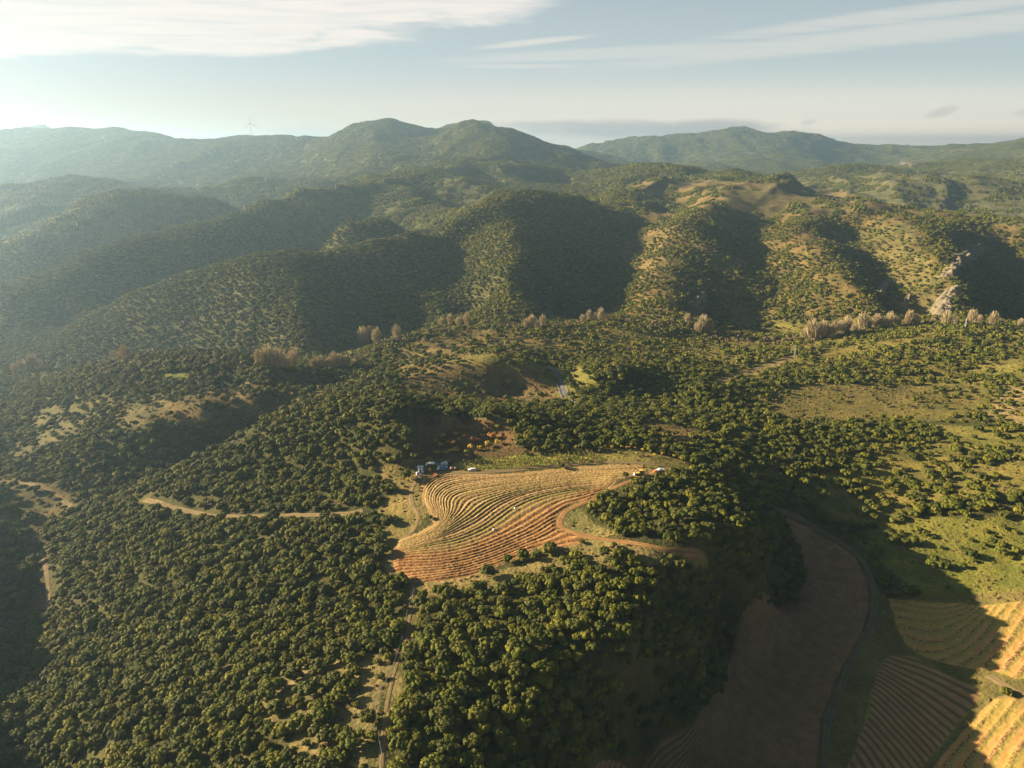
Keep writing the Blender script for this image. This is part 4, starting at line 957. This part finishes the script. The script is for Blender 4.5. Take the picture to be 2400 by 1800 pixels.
# white bulk sacks heaped at the wood edge
k = 0
for (px, py, s_, z_, w_) in ((982, 1098, 1.25, 0, 'back left of the heap by the wood edge'), (989, 1099, 1.35, 0, 'back right of the heap by the wood edge'), (984, 1107, 1.3, 0, 'middle left of the heap by the wood edge'), (990, 1107, 1.2, 0, 'middle right of the heap by the wood edge'),
                         (979, 1114, 1.35, 0, 'front left of the heap by the wood edge'), (985, 1115, 1.1, 0, 'front right of the heap by the wood edge')):
    x, y, z = put(px, py); me_lobes = crown_arrays([(0, 0, .7, .75), (.1, 0, 1.1, .6), (-.2, .15, .45, .75)], 1, .01, 1.15)
    o = kind('bulk_sack', me_lobes, PSK if k != 2 else PTQ); COL.objects.link(o); o.location = (x, y, z); o.scale = (s_,)*3; o.rotation_euler = (0, 0, k*1.1)
    tag(o, ('white' if k != 2 else 'blue-grey')+' bulging bulk sack, '+w_, 'sack', 'bulk sacks by the wood edge'); k += 1
tk = root('tank_trailer', put(976, 1124), 1.45, 'small grey tank on a red two-wheeled trailer in front of the white sacks', 'trailer')
MB().tube((-1.2, 0, 1.35), (1.2, 0, 1.35), .62, n=14).obj('tank', PS, tk, .05); MB().box(0, 0, .55, 2.9, 1.2, .14).tube((1.4, 0, .6), (2.3, 0, .4), .06).obj('chassis', PR, tk)
for sy in (-1, 1): MB().tube((0, sy*.62, .38), (0, sy*.8, .38), .38, n=14).obj('wheel', PT, tk)
# upright rusty implement at the top of the furrows
im = root('seed_drill', put(1020, 1118), 1.2, 'rusty orange upright farm implement standing at the head of the furrows', 'farm implement')
MB().box(0, 0, .5, 2.6, 1.5, .9, 1.15).obj('hopper', PRU, im); MB().box(-1.0, 0, 1.4, .35, 1.2, 1.5, .6).obj('mast', PR, im); MB().box(0.2, 0, .3, 2.9, 1.7, .12).obj('frame', PSK, im)
for sy in (-1, 1): MB().tube((-.2, sy*.85, .42), (-.2, sy*1.0, .42), .42, n=14).obj('wheel', PT, im)
cr = root('crate_stack', put(1007, 1104), .3, 'stack of orange crates on the grass before the blue-grey canopy', 'crate'); MB().box(0, 0, 0, 1.5, 1.2, 1.0).obj('lower_crate', PRU, cr); MB().box(.05, 0, 1.02, 1.4, 1.1, .9).obj('upper_crate', PY, cr)
MB_d = root('machine_shed', put(997, 1107), .2, 'dark covered machine standing between white sacks and orange crates', 'machine'); MB().prof([(-1.6, .3), (-1.6, 1.6), (-.9, 2.1), (.8, 2.1), (1.6, 1.2), (1.6, .3)], -.9, .9, .1).obj('body', PBK, MB_d, .05)
MB().tube((-.9, -.95, .4), (-.9, .95, .4), .4, n=14).obj('wheel', PT, MB_d); MB().tube((.9, -.95, .4), (.9, .95, .4), .4, n=14).obj('wheel', PT, MB_d)
MB_d.name = 'covered_machine'
# yellow backhoe digger
dg = root('digger', put(1500, 1113), math.pi, 'yellow backhoe digger at the far right corner of the ploughed field', 'digger', None, 1.12)
MB().prof([(-1.4, .7), (-1.4, 1.3), (.2, 1.35), (1.9, 1.25), (2.1, .7)], -.6, .6, .05).obj('bonnet', PY, dg, .05)
cb = MB().prof([(-1.3, 1.3), (-1.2, 2.6), (.1, 2.6), (.35, 1.35)], -.75, .75, .05).obj('cab', PG, dg); MB().box(-.5, 0, 2.6, 1.7, 1.7, .16).obj('cab_roof', PY, cb)
for sx, rr in ((-1.0, .72), (1.5, .5)):
    for sy in (-1, 1): MB().tube((sx, sy*.75, rr), (sx, sy*1.1, rr), rr, n=16).obj('wheel', PT, dg)
MB().tube((.6, -.7, 1.5), (2.6, -.7, .9), .12).tube((.6, .7, 1.5), (2.6, .7, .9), .12).obj('loader_arm', PY, dg); MB().prof([(2.5, .25), (2.5, 1.05), (3.0, 1.5), (2.8, .7), (3.4, .25)], -1.1, 1.1).obj('loader_bucket', PLT, dg)
MB().tube((-1.5, 0, 1.1), (-2.5, 0, 3.1), .2, .16).obj('boom', PY, dg); MB().tube((-2.5, 0, 3.15), (-3.9, 0, .9), .15, .12).obj('dipper_arm', PY, dg); MB().prof([(-4.3, .2), (-4.2, .9), (-3.7, .95), (-3.5, .35)], -.35, .35).obj('bucket', PS, dg)
rm = root('red_machine', put(1537, 1109), .2, 'rust-red farm machine half hidden by oaks beside the digger', 'machine'); MB().prof([(-1.7, .4), (-1.7, 1.3), (-.6, 1.9), (.9, 1.8), (1.8, 1.0), (1.8, .4)], -.9, .9, .1).obj('body', PR, rm, .05); MB().tube((0, -1.0, .45), (0, 1.0, .45), .45, n=14).obj('wheel', PT, rm)
# people, tiny in the picture
def person(px, py, top, label, rz):
    x, y, z = put(px, py); me = bpy.data.meshes.new('person'); V = [(0, 0, .95), (0, 0, 1.2), (0, 0, 1.42), (0, 0, 1.52), (0, .02, 1.66), (.09, 0, .9), (.11, .05, .5), (.12, -.02, .06), (.12, .12, .03), (-.09, 0, .9), (-.11, -.05, .5), (-.12, -.1, .06), (-.12, .04, .03), (.19, 0, 1.4), (.27, .03, 1.12), (.27, .16, .9), (-.19, 0, 1.4), (-.27, .0, 1.12), (-.26, .1, .88)]
    E = [(0, 1), (1, 2), (2, 3), (3, 4), (0, 5), (5, 6), (6, 7), (7, 8), (0, 9), (9, 10), (10, 11), (11, 12), (2, 13), (13, 14), (14, 15), (2, 16), (16, 17), (17, 18)]
    R_ = [.14, .13, .15, .06, .105, .095, .07, .05, .04, .095, .07, .05, .04, .065, .045, .035, .065, .045, .035]
    me.from_pydata(V, E, []); o = bpy.data.objects.new('person', me); COL.objects.link(o); sk_ = o.modifiers.new('skin', 'SKIN'); me.skin_vertices[0].data[0].use_root = True
    for i, r__ in enumerate(R_): me.skin_vertices[0].data[i].radius = (r__, r__)
    o.modifiers.new('smooth', 'SUBSURF').levels = 1; me.materials.append(top); o.location = (x, y, z); o.rotation_euler = (0, 0, rz); tag(o, label, 'person')
    hat = MB().tube((0, .02, 1.70), (0, .02, 1.80), .12, .09, 10).obj('hat', PBK, o)
person(1526, 1109, PSK, 'person in a pale top standing right of the yellow digger', .4)
person(1396, 1112, PBK, 'person in dark clothes on the upper right of the ploughed field', 2.0)
person(1203, 1197, plain('pale_shirt', (.6, .58, .5), .9), 'person in a pale top in the middle of the furrows beside a white sack', 1.0)
for px, py, lb in ((1207, 1194, 'white sack lying in mid-field beside the person'), (1157, 1244, 'white sack lying alone lower in the ploughed field')):
    x, y, z = put(px, py); o = kind('field_sack', crown_arrays([(0, 0, .3, .42), (.4, .1, .3, .36)], 1, .01, 1.1), PSK); COL.objects.link(o); o.location = (x, y, z+.3); o.scale = (1.3,)*3; tag(o, lb, 'sack')
# pylons on the hill and a far wind turbine
for px, py, h_, lb in ((1862, 836, 13.5, 'slim lattice power pylon at the end of the pale track on the mid-right hill'), (2260, 773, 14.5, 'lattice power pylon on the right-hand hill in front of the bare poplars'), (165, 856, 9.5, 'small lattice power pylon on the hazy hill at far left')):
    x, y, z = put(px, py); r_ = root('pylon', (x, y, z), .3, lb, 'pylon', 'power pylons'); m_ = MB(); n_ = 6
    for sx, sy in ((1, 1), (1, -1), (-1, 1), (-1, -1)):
        m_.tube((sx*.9, sy*.9, -.3), (sx*.22, sy*.22, h_), .06, .05, 4)
    for i in range(n_):
        z0, z1 = h_*i/n_, h_*(i+1)/n_; a0, a1 = .9-.68*i/n_, .9-.68*(i+1)/n_
        for sx in (1, -1): m_.tube((sx*a0, -a0, z0), (sx*a1, a1, z1), .028, n=4); m_.tube((-a0, sx*a0, z0), (a1, sx*a1, z1), .028, n=4)
    m_.obj('lattice_mast', PS, r_); MB().tube((-2.2, 0, h_-.6), (2.2, 0, h_-.6), .10, n=4).tube((-1.6, 0, h_-2.0), (1.6, 0, h_-2.0), .08, n=4).obj('crossarm', PS, r_)
x, y, z = put(590, 322); z = z-6; wt = root('wind_turbine', (x, y, z), .4, 'distant white wind turbine standing on the far left ridge', 'wind turbine'); PWT = plain('turbine_white', (.55, .55, .55), .5, .02, 1)
MB().tube((0, 0, -5), (0, 0, 78), 1.5, .9, 12).obj('tower', PWT, wt); nc = MB().box(0, 0, 77, 3.2, 8, 3.4).obj('nacelle', PWT, wt); MB().tube((0, -4, 78.7), (0, -5.6, 78.7), 1.5, .6, 10).obj('hub', PWT, nc)
for k in range(3):
    a = math.radians(95+120*k); dx, dz = math.cos(a), math.sin(a); MB().add([(dx*1.2-dz*1.3, -5, 78.7+dz*1.2+dx*1.3), (dx*1.2+dz*1.3, -5, 78.7+dz*1.2-dx*1.3), (dx*44+dz*.4, -5, 78.7+dz*44-dx*.4), (dx*44-dz*.4, -5, 78.7+dz*44+dx*.4), (dx*1.2-dz*1.0, -4.4, 78.7+dz*1.2+dx*1.0), (dx*1.2+dz*1.0, -4.4, 78.7+dz*1.2-dx*1.0), (dx*44+dz*.3, -4.7, 78.7+dz*44-dx*.3), (dx*44-dz*.3, -4.7, 78.7+dz*44+dx*.3)],
        [(0, 1, 2, 3), (7, 6, 5, 4), (0, 4, 5, 1), (1, 5, 6, 2), (2, 6, 7, 3), (3, 7, 4, 0)]).obj('blade', PWT, wt)
# bare poplars along the river
pop_kinds = []
for i in range(4):
    co, q = bare_arrays((20, 24, 17, 26)[i], (.28, .20, .34, .24)[i], 420, .11); pop_kinds.append(mesh_np('poplar_twigs', co, q, M_TWIG, smooth=False, link=False))
pop_trunk = bpy.data.objects.new('poplar_trunk', None); mt_ = MB().tube((0, 0, -1), (0, 0, 9), .42, .25, 7).tube((0, 0, 9), (.3, .2, 16), .25, .08, 6).obj('poplar_trunk', M_BARK); trm = mt_.data; bpy.data.objects.remove(mt_); bpy.data.objects.remove(pop_trunk)
POP = [('at the misty far left of the valley', [(38,878,1.0),(52,875,.95),(66,872,1.35),(80,872,1.3),(92,870,1.1)]),
       ('behind the low hill at left', [(268,846,.85),(283,846,.8),(296,848,.85),(325,848,.5)]),
       ('in the gap between the hills, centre left', [(608,858,.9),(622,862,1.1),(634,866,1.2),(645,868,1.3),(657,868,1.25),(670,868,1.1),(688,866,1.0)]),
       ('in the low pale row at centre left', [(735,866,.75),(752,866,.8),(768,866,.85),(784,866,.9),(800,866,.95),(816,866,.9),(830,862,.7)]),
       ('in the shadow at the foot of the dark ridge', [(852,812,1.3),(868,806,1.5),(884,812,1.2),(905,800,.9),(930,798,.9),(1035,766,.8),(1055,764,.9),(1075,764,.9),(1095,764,.85)]),
       ('in the sunlit clump at mid-valley', [(1234,772,.9),(1246,772,1.0),(1258,770,.8),(1272,768,.8),(1365,758,.8),(1380,756,.95),(1395,755,1.0),(1408,755,.95),(1420,755,.8)]),
       ('in the tight clump at the foot of the brown hill', [(1610,762,.9),(1635,782,1.1),(1645,783,1.25),(1655,784,1.2),(1665,785,1.0)]),
       ('in the long pale belt at right', [(1885,795,1.1),(1898,797,1.35),(1912,797,1.4),(1926,796,1.35),(1940,794,1.3),(1955,790,1.1),(1968,786,1.3),(1982,784,1.3),(2000,780,1.0),(2018,778,1.3),(2032,776,1.1),(2050,774,1.2),(2066,772,1.3),(2082,770,1.1),(2100,768,1.0),(2128,765,1.2),(2145,764,1.2),(2215,764,1.0),(2236,764,.9),(2275,764,1.2),(2290,764,1.1),(2325,766,1.0),(2390,768,.8)])]
n_ = 0
for g_, lst in POP:
    for j, (px, py, s_) in enumerate(lst):
        s_ *= .92; x, y, z = put(px, py); hw = 'tall' if s_ > 1.15 else ('low' if s_ < .8 else 'middling')
        pos = ', leftmost' if j == 0 else (', rightmost' if j == len(lst)-1 else '')
        instance_tree('bare_poplar', [('crown', pop_kinds[n_ % 4].data), ('trunk', trm)], (x, y, z), n_*1.7, (s_*1.15, s_*1.15, s_*.92), f"{hw} leafless pale poplar {g_}{pos}", 'tree', 'bare poplars '+g_); n_ += 1
# autumn trees round the hollow and along the field
def small_tree(px, py, s_, mats, label, group, cat='tree'):
    x, y, z = put(px, py); e = instance_tree('autumn_tree', [], (x, y, z), px*.7, (s_,)*3, label, cat, group)
    c_ = bpy.data.objects.new('crown', AUT[mats]); COL.objects.link(c_); c_.parent = e; t_ = bpy.data.objects.new('trunk', trunk_a.data); COL.objects.link(t_); t_.parent = e
AUT = {}
for nm, mt in (('yellow', M_YEL), ('orange', M_ORG), ('brown', leaf_mat('russet_leaves', (.16, .07, .035), (.30, .15, .07))), ('lime', leaf_mat('lime_leaves', (.20, .22, .03), (.40, .38, .06)))):
    o = kind('autumn_crown', crown_arrays(lobes_dome(7, 1.0, 1.5, .40, .40), 330, .085, .55), mt); AUT[nm] = o.data
ORCH = [(405,252,1.0,'yellow'),(437,282,1.4,'yellow'),(415,338,1.5,'yellow'),(475,333,1.2,'yellow'),(505,322,1.3,'yellow'),(548,318,1.7,'orange'),(512,280,2.0,'orange'),(580,262,1.4,'brown'),(642,298,1.5,'yellow'),(652,250,1.5,'brown'),(682,248,1.4,'brown'),(755,280,1.7,'yellow'),(785,225,2.0,'orange'),(825,265,1.6,'yellow'),(820,158,1.2,'lime'),(683,196,1.2,'brown'),(508,190,1.2,'brown'),(470,190,1.0,'brown'),(360,385,1.5,'lime'),(455,215,1.1,'yellow'),(540,205,1.1,'orange'),(600,220,1.1,'orange'),(560,240,1.0,'yellow'),(610,330,1.2,'lime'),(700,300,1.2,'yellow'),(720,215,1.1,'orange'),(450,250,1.2,'brown'),(620,175,1.0,'brown'),(740,170,1.0,'brown'),(560,160,1.0,'brown')]
for j, (zx, zy, s_, k_) in enumerate(ORCH):
    px, py = 880+zx/2.873, 950+zy/2.873; row = 'back' if zy < 230 else ('front' if zy > 300 else 'middle'); col_ = 'left' if zx < 500 else ('right' if zx > 680 else 'centre')
    small_tree(px, py, s_*1.45, k_, f"{'larger' if s_ > 1.6 else 'small'} {k_} almond tree in the shaded hollow, {row} row, {col_}", 'almond trees in the shaded hollow')
EDGE = [(1485,285,1.7,'yellow'),(1540,298,1.8,'yellow'),(1592,290,1.5,'yellow'),(1657,288,1.4,'yellow'),(1700,296,1.5,'orange'),(1745,298,1.3,'orange'),(1715,315,1.0,'lime'),(1800,310,1.3,'yellow'),(1760,335,1.2,'lime'),(1850,318,1.2,'lime'),(1900,322,1.3,'yellow'),(1880,345,1.3,'yellow'),(1935,335,1.3,'orange'),(1975,340,1.1,'orange'),(2010,350,1.2,'yellow'),(2050,362,1.1,'orange'),(2095,372,1.1,'brown'),(1640,325,.9,'lime')]
for j, (zx, zy, s_, k_) in enumerate(EDGE):
    px, py = 880+zx/2.873, 950+zy/2.873; wh = ('just right of the vineyard', 'behind the yellow digger', 'tapering row far right of the digger')[0 if zx < 1680 else (1 if zx < 1920 else 2)]
    small_tree(px, py, s_, k_, f"{'larger' if s_ > 1.45 else 'small'} {k_} autumn tree {wh}", 'autumn trees behind the ploughed field')
ORO = [(1118,944,2.0,'orange'),(1132,946,1.6,'orange'),(1145,947,2.0,'orange'),(1164,943,1.6,'brown'),(1176,943,2.0,'orange'),(1188,945,1.8,'orange'),(1216,948,1.5,'brown'),(1262,951,1.8,'orange'),(1278,950,1.6,'brown'),(1300,954,1.7,'orange'),(1243,960,1.6,'lime'),(1326,938,1.6,'yellow'),(984,905,1.4,'brown'),(1196,922,1.2,'lime'),(1345,965,1.5,'brown'),(1360,975,1.4,'orange')]
for px, py, s_, k_ in ORO:
    small_tree(px, py, s_, k_, f"{k_} autumn tree in the broken line before the brown knoll, {'left' if px < 1160 else ('centre' if px < 1240 else 'right')} part", 'autumn trees before the brown knoll')
# vines in rows
vx, vy = [], []
for i in range(30):
    top = Z4((560+i*24, 300))[0]; a_ = Z4((545+i*34, 432))[0]; b_ = Z4((505+i*32.5, 300))[0]
    (ax, ay), (bx_, by_) = hits([a_, b_]); n_ = max(2, int(math.hypot(ax-bx_, ay-by_)/1.7))
    for k in range(n_): t_ = k/(n_-1); vx.append(ax+(bx_-ax)*t_); vy.append(ay+(by_-ay)*t_)
vx = np.array(vx)+rg.normal(0, .15, len(vx)); vy = np.array(vy)+rg.normal(0, .15, len(vy)); vz = height(vx, vy); vpx, vpy, _ = project(vx, vy, vz)
ok = inside(vpx, vpy, VINES) & (rg.random(len(vx)) < .93); vx, vy, vz = vx[ok], vy[ok], vz[ok]; nv = len(vx); sv = .75+.4*rg.random(nv)
vine_kinds = [kind('vine', crown_arrays([(0, 0, .7, .5), (.2, .1, 1.1, .4)], 60, .16, .7), leaf_mat('vine_leaves', (.16, .19, .03), (.32, .33, .05))), kind('vine_brown', crown_arrays([(0, 0, .7, .5), (.1, 0, 1.1, .35)], 50, .16, .7), leaf_mat('vine_leaves_brown', (.14, .085, .035), (.26, .16, .06)))]
instancer('grapevine_rows', vine_kinds, vx, vy, vz, (rg.random(nv) < .4).astype(int), np.stack([vx*0, vx*0, rg.random(nv)*6], -1), np.stack([sv, sv, sv*1.3], -1))
# thicket along the river
rx_, ry_ = [], []
RIV = [(0,872),(100,862),(250,855),(420,846),(620,866),(800,866),(870,815),(1000,790),(1100,768),(1250,768),(1400,757),(1650,785),(1900,795),(2030,778),(2150,765),(2330,766),(2500,766)]
rl = smooth_line(hits(RIV), 4.0)
for k_ in range(4): rx_.append(rl[:, 0]+rg.normal(0, 9, len(rl))); ry_.append(rl[:, 1]+rg.normal(4, 12, len(rl)))
rx_ = np.concatenate(rx_); ry_ = np.concatenate(ry_); rz_ = height(rx_, ry_); nr_ = len(rx_); sr = 1.6+2.0*rg.random(nr_)
instancer('riverside_thicket', [kind('thicket_dry', crown_arrays(lobes_dome(4, 1.0, 1.2, .45, .2), 120, .13, .7), leaf_mat('thicket_twigs', (.12, .085, .045), (.26, .185, .10))), kind('thicket_green', crown_arrays(lobes_dome(4, 1.0, 1.2, .45, .2), 120, .13, .8), M_OAK2)],
          rx_, ry_, rz_, (rg.random(nr_) < .35).astype(int), np.stack([rx_*0, rx_*0, rg.random(nr_)*6], -1), np.stack([sr, sr, sr], -1))
# pale limestone crags
M_ROCK, t = material('pale_limestone'); P = t.new('ShaderNodeNewGeometry').outputs['Position']
n1 = t.noise(P, .08, 6, .7); n2 = t.noise(P, .5, 4, .65)
c = t.mix(t.ramp(n1, .35, .65), rgb(.12, .105, .065), rgb(.24, .20, .125)); c = t.mix(t.m('MULTIPLY', t.ramp(n2, .5, .62), .7), c, rgb(.09, .085, .05)); t.bsdf(c, .95, t.bump(n2, 1.5, 1.0), .05)
def crag(line, width, h_, label, seed, group='limestone crags'):
    L = smooth_line(hits(line), 1.5); n = len(L); d = np.gradient(L, axis=0); d /= np.hypot(d[:, 0], d[:, 1])[:, None]+1e-9; nr = np.stack([-d[:, 1], d[:, 0]], -1)
    m2 = 23; s = np.linspace(-1, 1, m2); X = L[:, 0, None]+nr[:, 0, None]*s*width/2; Y = L[:, 1, None]+nr[:, 1, None]*s*width/2
    X = X+width*.12*fbm(X, Y, width*.5, 3, seed+3); Y = Y+width*.12*fbm(X, Y, width*.5, 3, seed+4)
    e_ = np.minimum(1, np.minimum(np.arange(n), n-1-np.arange(n))/6.0)[:, None]; pf = (1-np.abs(s)**1.5)*e_
    blk = np.floor(vnoise(X/(width*.16), Y/(width*.16), seed)*4)/4
    Z = height(X, Y)-1.5+pf*h_*(.35+.9*blk+.5*vnoise(X/2.2, Y/2.2, seed+1))
    o = mesh_np('rock_outcrop', np.stack([X, Y, Z], -1).reshape(-1, 3), grid_quads(n, m2), M_ROCK, smooth=False); tag(o, label, 'rock', group)
crag([(2312,588),(2285,592),(2258,610),(2238,630),(2222,655)], 36, 8, 'long pale limestone crag high on the dark slope at far right', 1)
crag([(2250,678),(2228,690),(2212,712),(2204,742)], 32, 9, 'bright limestone crag dropping to the poplars at far right', 5)
crag([(2090,662),(2075,672),(2062,690)], 18, 6, 'small broken rock outcrop left of the bright crag', 9)
crag([(2140,690),(2125,705),(2118,722)], 16, 6, 'low rock rib nearest the bright crag on its left', 13)
crag([(1652,690),(1640,712),(1618,728)], 20, 9, 'grey rock rib at the foot of the brown hill, centre right', 17)
crag([(2052,386),(2070,390),(2090,397)], 60, 5, 'distant white cliff on the far right ridge, left piece', 21, 'distant white cliffs')
crag([(2102,383),(2120,387),(2134,395)], 60, 5, 'distant white cliff on the far right ridge, right piece', 25, 'distant white cliffs')
crag([(2225,822),(2245,826),(2262,832)], 9, 3.0, 'pale rock patch among oaks on the near right hill', 29)
# fence beside the footpath, guard rails on the road
fl_ = smooth_line(hits([(972,1385),(958,1425),(948,1470),(940,1510),(925,1555),(905,1600),(884,1640),(881,1700),(893,1760),(902,1820)]), 1.0)
fx = root('wire_fence', (float(fl_[0][0]), float(fl_[0][1]), float(height(fl_[0][0], fl_[0][1]))), 0, 'thin wire fence on pale posts running down beside the bare footpath', 'fence')
seg = np.concatenate([[0], np.cumsum(np.hypot(*np.diff(fl_, axis=0).T))]); PO = plain('weathered_post', (.42, .38, .30), .9, .2, 4); pz = []
for dd in np.arange(0, seg[-1], 4.5):
    X = np.interp(dd, seg, fl_[:, 0]); Y = np.interp(dd, seg, fl_[:, 1]); Zp = float(height(X, Y)); o = MB().tube((0, 0, -.3), (0, 0, 1.5), .09, .08, 6).obj('post', PO, fx); o.location = (X-fx.location.x, Y-fx.location.y, Zp-fx.location.z); pz.append((X, Y, Zp))
m_ = MB()
for a_, b_ in zip(pz[:-1], pz[1:]):
    for hh in (.5, .95, 1.35): m_.tube((a_[0]-fx.location.x, a_[1]-fx.location.y, a_[2]+hh-fx.location.z), (b_[0]-fx.location.x, b_[1]-fx.location.y, b_[2]+hh-fx.location.z), .03, n=4)
m_.obj('wire', PS, fx)
rd = TRW[-1]; d = np.gradient(rd, axis=0); d /= np.hypot(d[:, 0], d[:, 1])[:, None]
for sgn, lb, lo_, hi_ in ((1, 'steel guard rail along the left side of the shaded road bend', .22, .52), (-1, 'steel guard rail along the right side of the shaded road bend', .0, .50)):
    i0, i1 = int(len(rd)*lo_), int(len(rd)*hi_); L = rd[i0:i1]+sgn*3.5*np.stack([-d[i0:i1, 1], d[i0:i1, 0]], -1); zz = height(L[:, 0], L[:, 1])
    g0 = root('guard_rail', (float(L[0][0]), float(L[0][1]), float(zz[0])), 0, lb, 'guard rail', 'guard rails of the road'); o_ = g0.location; m_ = MB()
    for k in range(len(L)-1):
        a_, b_ = Vector((L[k][0], L[k][1], zz[k]+.75))-o_, Vector((L[k+1][0], L[k+1][1], zz[k+1]+.75))-o_
        m_.add([a_, b_, b_+Vector((0, 0, .4)), a_+Vector((0, 0, .4)), a_+Vector((0, .12, 0)), b_+Vector((0, .12, 0)), b_+Vector((0, .12, .4)), a_+Vector((0, .12, .4))], [(0, 1, 2, 3), (7, 6, 5, 4), (3, 2, 6, 7), (0, 4, 5, 1)])
    m_.obj('rail', PS, g0)
    for k in range(0, len(L), 3): MB().tube((0, 0, -.2), (0, 0, 1.0), .08, n=5).obj('post', PS, g0).location = Vector((L[k][0], L[k][1], zz[k]))-o_
